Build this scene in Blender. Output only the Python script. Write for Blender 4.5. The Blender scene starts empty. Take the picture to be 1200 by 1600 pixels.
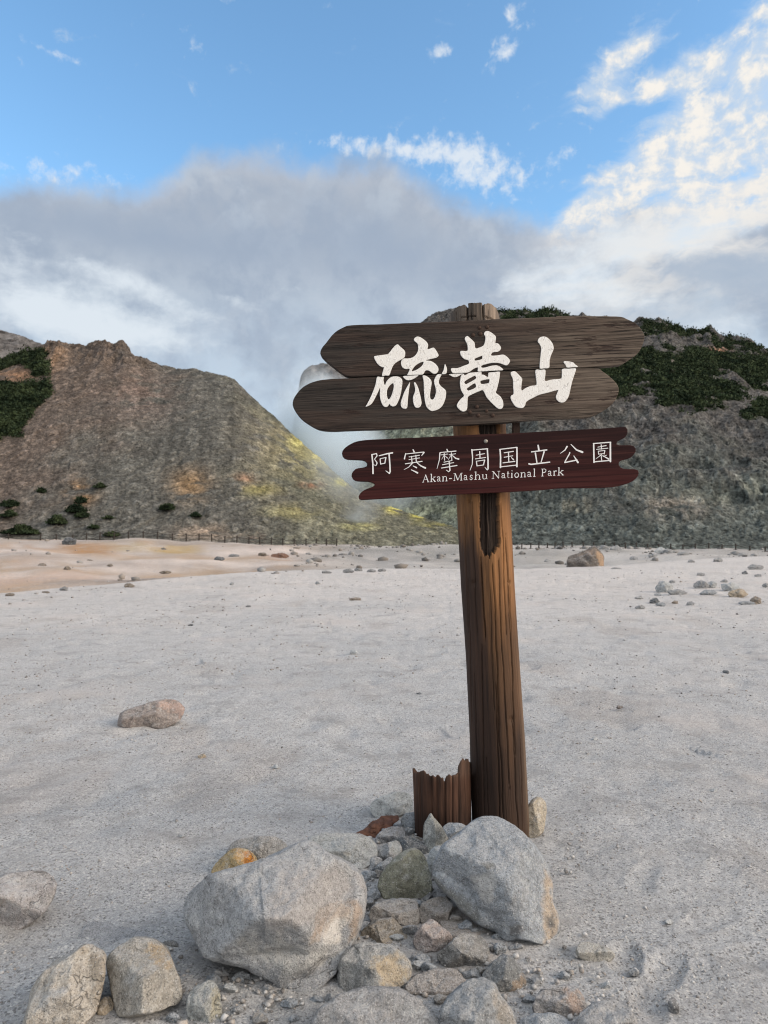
import bpy, bmesh, math, random
import numpy as np
from mathutils import Vector

sc = bpy.context.scene
C = sc.collection
R = math.radians
random.seed(7)

# ------------------------------------------------------------------ camera
F = 1130.0                 # focal length in photo pixels (photo is 1200 x 1600)
EYE = 1.45                 # height of the camera above the sand
PITCH = math.atan(38.0 / F)
cam_d = bpy.data.cameras.new('Camera')
cam = bpy.data.objects.new('Camera', cam_d)
C.objects.link(cam)
cam.location = (0, 0, EYE)
cam.rotation_euler = (math.pi / 2 + PITCH, 0, 0)
cam_d.sensor_fit = 'AUTO'
cam_d.sensor_width = 36.0
cam_d.lens = F * 36.0 / 1600.0
cam_d.clip_start = 0.05
cam_d.clip_end = 5000
cam_d.dof.use_dof = True
cam_d.dof.focus_distance = 3.45
cam_d.dof.aperture_fstop = 4.6
sc.camera = cam

# ------------------------------------------------------------------ exposure and sampling
sc.view_settings.view_transform = 'Standard'
sc.view_settings.look = 'None'
sc.view_settings.exposure = 1.3
sc.view_settings.gamma = 1.0
sc.render.engine = 'CYCLES'
sc.cycles.use_denoising = True
sc.cycles.filter_width = 1.15
sc.cycles.denoiser = 'OPENIMAGEDENOISE'
sc.cycles.max_bounces = 10
sc.cycles.diffuse_bounces = 3
sc.cycles.glossy_bounces = 2
sc.cycles.volume_bounces = 8
sc.cycles.volume_step_rate = 1.0
sc.cycles.sample_clamp_indirect = 6.0

# ------------------------------------------------------------------ node helper
class NT:
    def __init__(s, tree):
        s.t = tree
        s.n = tree.nodes
    def new(s, kind, **kw):
        nd = s.n.new(kind)
        for k, v in kw.items():
            setattr(nd, k, v)
        return nd
    def put(s, sock, v):
        if v is None:
            return
        if isinstance(v, bpy.types.NodeSocket):
            s.t.links.new(v, sock)
        else:
            try:
                sock.default_value = v
            except Exception:
                sock.default_value = tuple(v) + (1.0,)
    def m(s, op, a, b=None, c=None, clamp=False):
        nd = s.new('ShaderNodeMath', operation=op)
        nd.use_clamp = clamp
        s.put(nd.inputs[0], a)
        s.put(nd.inputs[1], b)
        if c is not None:
            s.put(nd.inputs[2], c)
        return nd.outputs[0]
    def add(s, a, b): return s.m('ADD', a, b)
    def sub(s, a, b): return s.m('SUBTRACT', a, b)
    def mul(s, a, b): return s.m('MULTIPLY', a, b)
    def sstep(s, v, lo, hi, tlo=0.0, thi=1.0):
        nd = s.new('ShaderNodeMapRange', interpolation_type='SMOOTHSTEP')
        s.put(nd.inputs[0], v)
        for i, q in ((1, lo), (2, hi), (3, tlo), (4, thi)):
            s.put(nd.inputs[i], q)
        return nd.outputs[0]
    def rng(s, v, lo, hi, tlo=0.0, thi=1.0):
        nd = s.new('ShaderNodeMapRange')
        s.put(nd.inputs[0], v)
        for i, q in ((1, lo), (2, hi), (3, tlo), (4, thi)):
            s.put(nd.inputs[i], q)
        return nd.outputs[0]
    def noise(s, vec, scale, detail=4, rough=0.55, dist=0.0, color=False, dims='3D'):
        nd = s.new('ShaderNodeTexNoise', noise_dimensions=dims)
        s.put(nd.inputs['Vector'], vec)
        nd.inputs['Scale'].default_value = scale
        nd.inputs['Detail'].default_value = detail
        nd.inputs['Roughness'].default_value = rough
        nd.inputs['Distortion'].default_value = dist
        return nd.outputs['Color' if color else 'Fac']
    def voro(s, vec, scale, feature='F1', out='Distance'):
        nd = s.new('ShaderNodeTexVoronoi', feature=feature)
        s.put(nd.inputs['Vector'], vec)
        nd.inputs['Scale'].default_value = scale
        return nd.outputs[out]
    def mix(s, f, a, b, mode='MIX'):
        nd = s.new('ShaderNodeMix', data_type='RGBA', blend_type=mode)
        s.put(nd.inputs[0], f)
        s.put(nd.inputs[6], a)
        s.put(nd.inputs[7], b)
        return nd.outputs[2]
    def comb(s, x, y, z):
        nd = s.new('ShaderNodeCombineXYZ')
        s.put(nd.inputs[0], x); s.put(nd.inputs[1], y); s.put(nd.inputs[2], z)
        return nd.outputs[0]
    def sep(s, v):
        nd = s.new('ShaderNodeSeparateXYZ')
        s.put(nd.inputs[0], v)
        return nd.outputs
    def mapping(s, vec, loc=(0, 0, 0), rot=(0, 0, 0), scale=(1, 1, 1)):
        nd = s.new('ShaderNodeMapping')
        s.put(nd.inputs[0], vec)
        nd.inputs[1].default_value = loc
        nd.inputs[2].default_value = rot
        nd.inputs[3].default_value = scale
        return nd.outputs[0]
    def bump(s, h, strength=0.5, dist=0.01, normal=None):
        nd = s.new('ShaderNodeBump')
        nd.inputs['Strength'].default_value = strength
        nd.inputs['Distance'].default_value = dist
        s.put(nd.inputs['Height'], h)
        if normal is not None:
            s.put(nd.inputs['Normal'], normal)
        return nd.outputs[0]
    def coord(s, which='Object'):
        return s.new('ShaderNodeTexCoord').outputs[which]
    def pos(s):
        return s.new('ShaderNodeNewGeometry').outputs['Position']
    def attr(s, name, out='Color'):
        return s.new('ShaderNodeAttribute', attribute_name=name).outputs[out]

def material(name):
    m = bpy.data.materials.new(name)
    m.use_nodes = True
    t = NT(m.node_tree)
    b = m.node_tree.nodes['Principled BSDF']
    b.inputs['Roughness'].default_value = 0.85
    b.inputs['Specular IOR Level'].default_value = 0.25
    return m, t, b

# ------------------------------------------------------------------ pixel rays (photo pixel -> direction, y component 1)
def rays(px, py):
    px = np.asarray(px, float); py = np.asarray(py, float)
    xc = (px - 600.0) / F
    zc = (800.0 - py) / F
    y = math.cos(PITCH) - zc * math.sin(PITCH)
    z = math.sin(PITCH) + zc * math.cos(PITCH)
    return xc / y, z / y
def at_depth(px, py, Y):
    rx, rz = rays(px, py)
    Y = np.asarray(Y, float) + 0 * rx
    return np.stack([rx * Y, Y, EYE + rz * Y], -1)
def project(P):
    x, y, z = P[..., 0], P[..., 1], P[..., 2] - EYE
    c, s_ = math.cos(PITCH), math.sin(PITCH)
    fwd = y * c + z * s_
    up = -y * s_ + z * c
    return 600 + F * x / fwd, 800 - F * up / fwd

# ------------------------------------------------------------------ sky, clouds, sun
SUN_EL, SUN_AZ = 24.0, 105.0        # degrees; azimuth clockwise from the view direction
def azel(px, py):
    rx, rz = rays(px, py)
    n = math.sqrt(rx * rx + 1 + rz * rz)
    return math.degrees(math.atan2(rx, 1.0)), math.degrees(math.asin(rz / n))

w = bpy.data.worlds.new('World')
sc.world = w
w.use_nodes = True
def build_world():
    t = NT(w.node_tree)
    bg = w.node_tree.nodes['Background']
    bg.inputs['Strength'].default_value = 0.10
    sky = t.new('ShaderNodeTexSky', sky_type='NISHITA')
    sky.sun_disc = False
    sky.sun_elevation = R(SUN_EL)
    sky.sun_rotation = R(SUN_AZ)
    sky.air_density = 1.0
    sky.dust_density = 0.6
    sky.ozone_density = 2.0
    K = 4.1                                     # 1 / strength: cloud radiances below are in picture units
    d = t.coord('Generated')
    sx, sy, sz = t.sep(d)
    u = t.mul(t.m('ARCTAN2', sx, sy), 180 / math.pi)      # azimuth, degrees
    v = t.mul(t.m('ARCSINE', sz), 180 / math.pi)          # elevation, degrees
    uv = t.comb(u, v, 0.0)
    # the clear sky: Nishita, a little richer
    hs = t.new('ShaderNodeHueSaturation')
    t.put(hs.inputs['Color'], sky.outputs[0])
    hs.inputs['Saturation'].default_value = SKY_SAT
    hs.inputs['Value'].default_value = SKY_VAL
    col = t.mix(1.0, hs.outputs[0], (0.88, 1.02, 1.0, 1), 'MULTIPLY')
    # noises in degrees
    def curve(pts, lo, hi, u0=-32.0, u1=32.0):
        nd = t.new('ShaderNodeFloatCurve')
        c = nd.mapping.curves[0]
        ps = sorted(((azel(px, py)[0] - u0) / (u1 - u0), (azel(px, py)[1] - lo) / (hi - lo)) for px, py in pts)
        c.points[0].location = (0, ps[0][1]); c.points[1].location = (1, ps[-1][1])
        for p in ps:
            c.points.new(*p)
        nd.mapping.update()
        t.put(nd.inputs['Value'], t.rng(u, u0, u1))
        return t.rng(nd.outputs[0], 0, 1, lo, hi)
    def blob(px, py, rx_px, ry_px, rot=0.0, soft=1.0):
        a, e = azel(px, py)
        rx_, ry_ = rx_px / 20.5, ry_px / 20.5
        p = t.mapping(uv, loc=(0, 0, 0))
        du = t.sub(u, a); dv = t.sub(v, e)
        c_, s_ = math.cos(R(rot)), math.sin(R(rot))
        x1 = t.mul(t.add(t.mul(du, c_), t.mul(dv, s_)), 1 / rx_)
        y1 = t.mul(t.add(t.mul(du, -s_), t.mul(dv, c_)), 1 / ry_)
        r2 = t.add(t.mul(x1, x1), t.mul(y1, y1))
        return t.m('EXPONENT', t.mul(r2, -soft))
    def addall(l):
        o = l[0]
        for q in l[1:]:
            o = t.add(o, q)
        return o
    # --- broken bright cloud fanned over the right, thin wisps elsewhere
    def warp(vec, sc_, amt):
        vm = t.new('ShaderNodeVectorMath', operation='MULTIPLY_ADD')
        t.put(vm.inputs[0], t.noise(vec, sc_, 4, 0.6, color=True)); vm.inputs[1].default_value = (amt, amt, 0.0); t.put(vm.inputs[2], vec)
        return vm.outputs[0]
    fan = t.mapping(warp(uv, 0.12, 5.0), rot=(0, 0, R(-34)), scale=(0.12, 0.42, 1))
    n1 = t.noise(fan, 1.5, 9, 0.60)                       # streaks rising to the right
    puff = t.noise(warp(uv, 0.5, 1.2), 0.46, 10, 0.62)    # billows about three degrees wide
    tex = t.noise(warp(uv, 0.8, 0.8), 1.1, 8, 0.60)       # small curdled texture
    big = addall([t.mul(blob(1050, 275, 215, 62, 27), 0.95), t.mul(blob(920, 330, 110, 32, 38), 0.7), t.mul(blob(1190, 95, 120, 55, 25), 0.95), t.mul(blob(1215, 260, 70, 60, 0), 0.5),
                  t.mul(blob(960, 105, 85, 30, 33), 0.80), t.mul(blob(1150, 370, 330, 60, 14), 0.75), t.mul(blob(1022, 137, 34, 16, 20), 0.72),
                  t.mul(blob(952, 165, 30, 14, 30), 0.62), t.mul(blob(1170, 160, 34, 20, -10), 0.62), t.mul(blob(1085, 100, 40, 20, 0), 0.5)])
    wisp = addall([t.mul(blob(745, 262, 105, 44, -18), 0.80), t.mul(blob(590, 232, 130, 17, -3), 0.66), t.mul(blob(795, 72, 52, 16, 25), 0.72), t.mul(blob(686, 84, 28, 13, 0), 0.66),
                   t.mul(blob(800, 20, 26, 14, 35), 0.60), t.mul(blob(298, 70, 26, 18, 60), 0.52), t.mul(blob(92, 86, 66, 9, -8), 0.50), t.mul(blob(885, 235, 40, 14, 20), 0.5), t.mul(blob(100, 275, 110, 30, 5), 0.5)])
    nb = t.add(t.mul(t.sub(n1, 0.5), 1.3), t.add(t.mul(t.sub(puff, 0.5), 1.5), t.mul(t.sub(tex, 0.5), 0.40)))
    d1 = t.add(t.m('MINIMUM', big, 0.82), t.mul(nb, 1.25))
    m1 = t.sstep(d1, 0.28, 1.02)
    nw = t.add(t.mul(t.sub(tex, 0.5), 1.7), t.mul(t.sub(puff, 0.5), 1.2))
    d2 = t.add(t.m('MINIMUM', wisp, 0.9), t.mul(nw, 0.9))
    m2 = t.mul(t.sstep(d2, 0.32, 1.05), 0.85)
    bright = t.sstep(t.add(d1, t.mul(t.sub(tex, 0.5), 0.7)), 0.50, 1.15)
    cc = t.mix(bright, tuple(K * q for q in (0.55, 0.66, 0.79)), tuple(K * q for q in (0.93, 0.89, 0.83)))
    col = t.mix(m2, col, tuple(K * q for q in (0.80, 0.85, 0.90)))
    soft = t.mul(t.sstep(t.add(t.m('MINIMUM', big, 0.9), t.mul(t.sub(n1, 0.5), 1.6)), 0.20, 1.0), 0.62)
    col = t.mix(soft, col, tuple(K * q for q in (0.70, 0.78, 0.87)))
    col = t.mix(m1, col, cc)
    # --- the grey bank (cloud and steam) with a billowed upper edge
    ve = curve([(-60, 320), (0, 305), (60, 290), (110, 285), (160, 300), (210, 300), (258, 282), (300, 258), (350, 243), (410, 238), (465, 252),
                (520, 262), (560, 252), (600, 252), (650, 284), (710, 318), (780, 345), (850, 352), (950, 350), (1060, 345), (1260, 330)], -5, 35)
    bill = t.noise(warp(uv, 0.2, 2.5), 0.16, 8, 0.58)
    bill2 = t.noise(warp(uv, 0.3, 1.5), 0.30, 8, 0.60)
    edge = t.add(t.add(t.sub(ve, v), 0.75), t.add(t.mul(t.sub(bill, 0.5), 4.0), t.mul(t.sub(bill2, 0.5), 2.2)))
    mg = t.sstep(edge, -0.5, 1.9)
    top = t.sstep(edge, 3.2, 0.4)                                   # thin upper rim catches light
    g = t.mix(t.sstep(v, 10.0, 24.0), tuple(K * q for q in (0.54, 0.655, 0.78)), tuple(K * q for q in (0.43, 0.485, 0.57)))
    g = t.mix(t.mul(top, 0.55), g, tuple(K * q for q in (0.54, 0.57, 0.64)))
    g = t.mix(t.sstep(bill, 0.42, 0.62, 0.0, 0.75), g, tuple(K * q for q in (0.34, 0.415, 0.53)))
    g = t.mix(t.sstep(bill2, 0.46, 0.66, 0.0, 0.55), g, tuple(K * q for q in (0.54, 0.605, 0.69)))
    bill3 = t.noise(warp(uv, 0.5, 1.6), 0.55, 8, 0.55)
    g = t.mix(t.sstep(bill3, 0.50, 0.66, 0.0, 0.16), g, tuple(K * q for q in (0.57, 0.63, 0.71)))
    g = t.mix(t.sstep(bill3, 0.46, 0.32, 0.0, 0.16), g, tuple(K * q for q in (0.33, 0.40, 0.51)))
    dk = addall([t.mul(blob(230, 368, 320, 38, -2), 1.0), t.mul(blob(640, 395, 230, 50, -20), 0.75), t.mul(blob(330, 500, 60, 30, 0), 0.4)])
    g = t.mix(t.m('MINIMUM', t.mul(dk, t.sstep(bill2, 0.25, 0.6, 0.5, 1.0)), 1.0), g, tuple(K * q for q in (0.355, 0.43, 0.545)))
    # lit lower parts on the left and right
    lit = addall([t.mul(blob(60, 470, 120, 45, -15), 1.05), t.mul(blob(225, 452, 130, 20, -16), 0.75), t.mul(blob(230, 520, 160, 34, 0), 0.8), t.mul(blob(370, 470, 60, 14, -20), 0.4), t.mul(blob(20, 400, 40, 16, 0), 0.4),
                  t.mul(blob(460, 452, 60, 9, 0), 0.40), t.mul(blob(850, 400, 110, 50, 20), 0.30), t.mul(blob(930, 460, 120, 32, 0), 0.85), t.mul(blob(1150, 505, 130, 28, 0), 0.7), t.mul(blob(1080, 350, 210, 48, 10), 1.1)])
    streak = t.noise(t.mapping(warp(uv, 0.15, 3.0), rot=(0, 0, R(22)), scale=(0.55, 1.5, 1)), 0.26, 9, 0.60)
    lm = t.sstep(t.add(lit, t.add(t.mul(t.sub(streak, 0.5), 1.7), t.mul(t.sub(tex, 0.5), 0.5))), 0.32, 1.10)
    g = t.mix(lm, g, tuple(K * q for q in (0.73, 0.80, 0.87)))
    col = t.mix(mg, col, g)
    # warm veil low on the right and its darker grey patch
    veil = t.mul(blob(1150, 360, 300, 75, 14), 0.75)
    col = t.mix(t.mul(veil, t.sstep(n1, 0.34, 0.62)), col, tuple(K * q for q in (0.86, 0.83, 0.79)))
    gp = addall([t.mul(blob(1125, 418, 115, 26, -6), 1.0), t.mul(blob(1200, 450, 90, 28, 0), 0.6)])
    gm = t.sstep(t.add(gp, t.add(t.mul(t.sub(puff, 0.5), 1.0), t.mul(t.sub(tex, 0.5), 0.4))), 0.35, 0.95)
    col = t.mix(t.mul(gm, 0.85), col, tuple(K * q for q in (0.42, 0.50, 0.61)))
    # sky out of view: unseen bright cloud added to lift the light, warmer sunward
    back = t.m('MAXIMUM', t.sstep(t.m('ABSOLUTE', u), 45.0, 80.0), t.sstep(v, 42.0, 62.0))
    bn = t.sstep(t.noise(d, 2.2, 5, 0.55), 0.30, 0.55, 0.35, 1.0)
    wm = t.sstep(u, 20.0, 110.0)
    col = t.mix(t.mul(back, bn), col, t.mix(wm, tuple(K * q for q in (0.98, 1.05, 1.14)), tuple(K * q for q in (1.50, 1.44, 1.38))))
    t.put(bg.inputs['Color'], col)
SKY_SAT, SKY_VAL = 1.05, 1.18
build_world()

sun_d = bpy.data.lights.new('Sun', 'SUN')
sun_d.energy = 1.3
sun_d.angle = R(34)
sun_d.color = (1.0, 0.84, 0.68)
sun = bpy.data.objects.new('Sun', sun_d)
C.objects.link(sun)
_dir = Vector((math.sin(R(SUN_AZ)) * math.cos(R(SUN_EL)), math.cos(R(SUN_AZ)) * math.cos(R(SUN_EL)), math.sin(R(SUN_EL))))
sun.rotation_euler = _dir.to_track_quat('Z', 'Y').to_euler()
sun.location = _dir * 50

# ------------------------------------------------------------------ numpy noise
def _h(ix, iy, iz, seed):
    with np.errstate(over='ignore'):
        n = (ix.astype(np.int64) * 374761393 + iy.astype(np.int64) * 668265263 + iz.astype(np.int64) * 2147483647 + seed * 974634777) & 0xffffffff
        n = ((n ^ (n >> 13)) * 1274126177) & 0xffffffff
        n = ((n ^ (n >> 16)) * 2246822519) & 0xffffffff
        n = n ^ (n >> 15)
    return n.astype(np.float64) / 4294967295.0
def vnoise(x, y, z, seed=0):
    x, y, z = np.broadcast_arrays(np.asarray(x, float), np.asarray(y, float), np.asarray(z, float))
    ix, iy, iz = np.floor(x), np.floor(y), np.floor(z)
    fx, fy, fz = x - ix, y - iy, z - iz
    fx = fx * fx * fx * (fx * (fx * 6 - 15) + 10); fy = fy * fy * fy * (fy * (fy * 6 - 15) + 10); fz = fz * fz * fz * (fz * (fz * 6 - 15) + 10)
    def c(a, b, d): return _h(ix + a, iy + b, iz + d, seed)
    x00 = c(0, 0, 0) * (1 - fx) + c(1, 0, 0) * fx
    x10 = c(0, 1, 0) * (1 - fx) + c(1, 1, 0) * fx
    x01 = c(0, 0, 1) * (1 - fx) + c(1, 0, 1) * fx
    x11 = c(0, 1, 1) * (1 - fx) + c(1, 1, 1) * fx
    return ((x00 * (1 - fy) + x10 * fy) * (1 - fz) + (x01 * (1 - fy) + x11 * fy) * fz) * 2 - 1
def fbm(x, y, z, oct=4, seed=0, gain=0.5, ridged=False):
    s, a, f = 0.0, 1.0, 1.0
    for o in range(oct):
        n = vnoise(np.asarray(x) * f + 17.3 * o, np.asarray(y) * f - 9.1 * o, np.asarray(z) * f + 3.7 * o, seed + o)
        if ridged:
            n = 1 - 2 * np.abs(n)
        s = s + a * n
        a *= gain; f *= 2.03
    return s
def worley(u, v, seed=0):
    iu, iv = np.floor(u), np.floor(v)
    best = np.full(u.shape, 9.0); bid = np.zeros(u.shape); z0 = np.zeros_like(iu)
    for a in (-1, 0, 1):
        for b in (-1, 0, 1):
            cu, cv = iu + a, iv + b
            h1 = _h(cu, cv, z0, seed); h2 = _h(cu, cv, z0, seed + 51)
            d = np.hypot(cu + h1 - u, cv + h2 - v)
            k = d < best
            best = np.where(k, d, best)
            bid = np.where(k, _h(cu, cv, z0, seed + 99), bid)
    return best, bid
def boulders(u, v, seed, thr=0.5):
    d, i = worley(u, v, seed)
    r = 0.25 + 0.45 * i
    return np.where(i > thr, np.sqrt(np.clip(1 - (d / r) ** 2, 0, 1)) * r, 0.0), i
def inpoly(px, py, poly):
    ins = np.zeros(np.shape(px), bool)
    n = len(poly)
    for i in range(n):
        x1, y1 = poly[i]; x2, y2 = poly[(i + 1) % n]
        if y1 == y2:
            continue
        c = ((y1 > py) != (y2 > py)) & (px < (x2 - x1) * (py - y1) / (y2 - y1) + x1)
        ins ^= c
    return ins
def polydist(px, py, poly):
    best = np.full(np.shape(px), 1e9)
    n = len(poly)
    for i in range(n):
        x1, y1 = poly[i]; x2, y2 = poly[(i + 1) % n]
        dx, dy = x2 - x1, y2 - y1
        L = dx * dx + dy * dy + 1e-9
        q = np.clip(((px - x1) * dx + (py - y1) * dy) / L, 0, 1)
        best = np.minimum(best, np.hypot(px - x1 - q * dx, py - y1 - q * dy))
    return np.where(inpoly(px, py, poly), best, -best)
def sm(x, a, b):
    q = np.clip((np.asarray(x, float) - a) / (b - a), 0, 1)
    return q * q * (3 - 2 * q)

# ------------------------------------------------------------------ object helpers
def mesh_from(name, V, faces, smooth=True):
    me = bpy.data.meshes.new(name)
    V = np.asarray(V, float)
    if isinstance(faces, np.ndarray):
        k = faces.shape[1]
        me.vertices.add(len(V)); me.vertices.foreach_set('co', V.ravel())
        me.loops.add(faces.size); me.loops.foreach_set('vertex_index', faces.ravel().astype(np.int32))
        me.polygons.add(len(faces))
        me.polygons.foreach_set('loop_start', np.arange(0, faces.size, k, dtype=np.int32))
        me.update(calc_edges=True)
        me.validate()
    else:
        me.from_pydata([tuple(p) for p in V], [], faces)
        me.update()
    if smooth and len(me.polygons):
        me.polygons.foreach_set('use_smooth', np.ones(len(me.polygons), bool))
    return me
def set_col(me, name, rgb, alpha=None):
    a = me.color_attributes.new(name, 'FLOAT_COLOR', 'POINT')
    n = len(me.vertices)
    buf = np.ones((n, 4)); buf[:, :3] = rgb
    if alpha is not None:
        buf[:, 3] = alpha
    a.data.foreach_set('color', buf.ravel())
def tag(o, label=None, cat=None, group=None, kind=None):
    if label: o['label'] = label
    if cat: o['category'] = cat
    if group: o['group'] = group
    if kind: o['kind'] = kind
    return o
def link(name, me, mat, parent=None):
    o = bpy.data.objects.new(name, me)
    C.objects.link(o)
    if mat and not me.materials:
        me.materials.append(mat)
    if parent is not None:
        o.parent = parent
    return o
def empty(name, loc):
    o = bpy.data.objects.new(name, None)
    C.objects.link(o)
    o.location = loc
    o.empty_display_size = 0.1
    return o
def grid_faces(nr, nc, wrap=False):
    r = np.arange(nr - 1)[:, None]; c = np.arange(nc if wrap else nc - 1)[None, :]
    c1 = (c + 1) % nc
    a = r * nc + c; b = r * nc + c1; d = (r + 1) * nc + c1; e = (r + 1) * nc + c
    return np.stack([a, b, d, e], -1).reshape(-1, 4)
def crom(pts, k=4, closed=True):
    P = np.asarray(pts, float)
    n = len(P); out = []
    for i in range(n if closed else n - 1):
        p0, p1, p2, p3 = (P[(i - 1) % n] if closed or i > 0 else P[i]), P[i], P[(i + 1) % n], (P[(i + 2) % n] if closed or i + 2 < n else P[i + 1])
        for j in range(k):
            q = j / k
            out.append(0.5 * (2 * p1 + (p2 - p0) * q + (2 * p0 - 5 * p1 + 4 * p2 - p3) * q * q + (3 * p1 - p0 - 3 * p2 + p3) * q ** 3))
    if not closed:
        out.append(P[-1])
    return np.array(out)
def resample(P, n):
    P = np.asarray(P, float)
    Q = np.vstack([P, P[:1]])
    L = np.r_[0, np.cumsum(np.hypot(*np.diff(Q, axis=0).T))]
    s = np.linspace(0, L[-1], n, endpoint=False)
    return np.stack([np.interp(s, L, Q[:, 0]), np.interp(s, L, Q[:, 1])], -1)
# ------------------------------------------------------------------ materials of the setting
def ground_material():
    m, t, b = material('sand')
    P = t.pos()
    base = t.attr('Col')
    grit = t.noise(P, 150, 4, 0.8)
    grit2 = t.noise(P, 260, 2, 0.7)
    vc = t.voro(P, 140, 'F1', 'Color')
    vr = t.sep(vc)[0]
    grit3 = t.noise(P, 42, 4, 0.75)
    sp = t.add(t.rng(grit, 0.28, 0.72, 0.48, 1.50), t.add(t.mul(t.sub(grit2, 0.5), 0.55), t.mul(t.sub(grit3, 0.5), 1.0)))
    c = t.mix(1.0, base, t.comb(sp, sp, sp), 'MULTIPLY')
    dark = t.sstep(vr, 0.88, 0.93)
    c = t.mix(t.mul(dark, 0.62), c, (0.10, 0.095, 0.09, 1))
    light = t.sstep(vr, 0.09, 0.05)
    c = t.mix(t.mul(light, 0.7), c, (0.66, 0.64, 0.60, 1))
    mot = t.noise(P, 3.2, 5, 0.6)
    c = t.mix(t.sstep(mot, 0.42, 0.70, 0, 0.26), c, (0.30, 0.28, 0.26, 1))
    mot3 = t.noise(t.mapping(P, scale=(1.0, 0.8, 1)), 9, 5, 0.65)
    c = t.mix(t.sstep(mot3, 0.54, 0.70, 0, 0.42), c, (0.27, 0.255, 0.24, 1))
    fl = t.noise(t.mapping(P, scale=(2.6, 3.2, 1)), 1.0, 6, 0.68, 0.4)  # dark flecks and pale spots: shading of sand dents put into the colour
    c = t.mix(t.sstep(fl, 0.54, 0.66, 0, 0.55), c, (0.27, 0.262, 0.255, 1))
    c = t.mix(t.sstep(fl, 0.40, 0.28, 0, 0.40), c, (0.55, 0.53, 0.51, 1))
    mot2 = t.noise(P, 0.55, 4, 0.6)
    c = t.mix(t.sstep(mot2, 0.5, 0.7, 0, 0.35), c, (0.52, 0.455, 0.41, 1))
    t.put(b.inputs['Base Color'], c)
    b.inputs['Roughness'].default_value = 0.95
    b.inputs['Specular IOR Level'].default_value = 0.1
    h = t.add(t.mul(grit, 1.0), t.add(t.mul(t.noise(P, 28, 4, 0.6), 1.6), t.mul(vr, 0.25)))
    t.put(b.inputs['Normal'], t.bump(h, 1.0, 0.009))
    return m
def hill_material(name, sc1, bumpd, con=1.0):
    m, t, b = material(name)
    P = t.pos()
    base = t.attr('Col')
    n = t.noise(P, sc1, 6, 0.7)
    vv = t.voro(P, sc1 * 1.3, 'F1', 'Color')
    vr = t.sep(vv)[0]
    f = t.add(t.rng(n, 0.3, 0.7, 0.50, 1.45), t.add(t.mul(t.sub(vr, 0.5), 0.85), t.mul(t.sub(t.sep(t.voro(P, sc1 * 0.55, 'F1', 'Color'))[0], 0.5), 0.45)))
    f = t.add(t.mul(t.sub(f, 1.0), con), 1.0)
    c = t.mix(1.0, base, t.comb(f, f, f), 'MULTIPLY')
    t.put(b.inputs['Base Color'], c)
    b.inputs['Roughness'].default_value = 0.95
    b.inputs['Specular IOR Level'].default_value = 0.08
    h = t.add(n, t.mul(vr, 0.6))
    t.put(b.inputs['Normal'], t.bump(h, 0.9, bumpd))
    return m
M_sand = ground_material()
M_hill = hill_material('scree', 2.8, 0.26, 0.85)
M_crag = hill_material('dark_scree', 2.0, 0.40, 1.0)
M_far = hill_material('far_rock', 0.35, 1.0)

def leaf_material(name, c1, c2, sc_=3.0):
    m, t, b = material(name)
    n = t.noise(t.pos(), sc_, 4, 0.6)
    t.put(b.inputs['Base Color'], t.mix(t.sstep(n, 0.35, 0.65), c1 + (1,), c2 + (1,)))
    b.inputs['Roughness'].default_value = 0.9
    b.inputs['Specular IOR Level'].default_value = 0.1
    return m
M_pine = leaf_material('pine_scrub', (0.012, 0.021, 0.011), (0.044, 0.060, 0.028), 0.30)

# ------------------------------------------------------------------ the ground: one sheet
_cx = [-3000, -400, 0, 200, 400, 560, 800, 950, 1100, 1300, 3000]
_cy = [14, 15, 18, 22.5, 29.5, 32.5, 32.0, 35, 46, 60, 60]
_dr = [0.6, 0.6, 0.6, 0.6, 0.55, 0.5, 0.5, 0.35, 0.12, 0.0, 0.0]
_zx = [-3000, -300, 0, 200, 400, 600, 930, 1200, 3000]
_zz = [1.5, 1.4, 1.25, 1.2, 0.5, 0.15, 0.22, -0.45, -0.5]
FOOT = [(968, 1482, 0.20, 0.10, 0.020, 72), (1030, 1500, 0.24, 0.10, 0.016, 60), (1000, 1545, 0.18, 0.09, 0.014, 75), (1095, 1425, 0.26, 0.10, 0.010, 30),
        (1165, 1475, 0.26, 0.11, 0.011, 20), (1000, 1360, 0.26, 0.10, 0.009, 60), (1130, 1340, 0.26, 0.11, 0.008, 35), (940, 1310, 0.26, 0.09, 0.007, 45),
        (860, 1100, 0.5, 0.22, 0.008, 20), (900, 1180, 0.5, 0.22, 0.008, 10), (150, 1420, 0.34, 0.14, 0.007, 20), (60, 1490, 0.3, 0.12, 0.008, 10), (240, 1440, 0.34, 0.14, 0.007, -20)]
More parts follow.
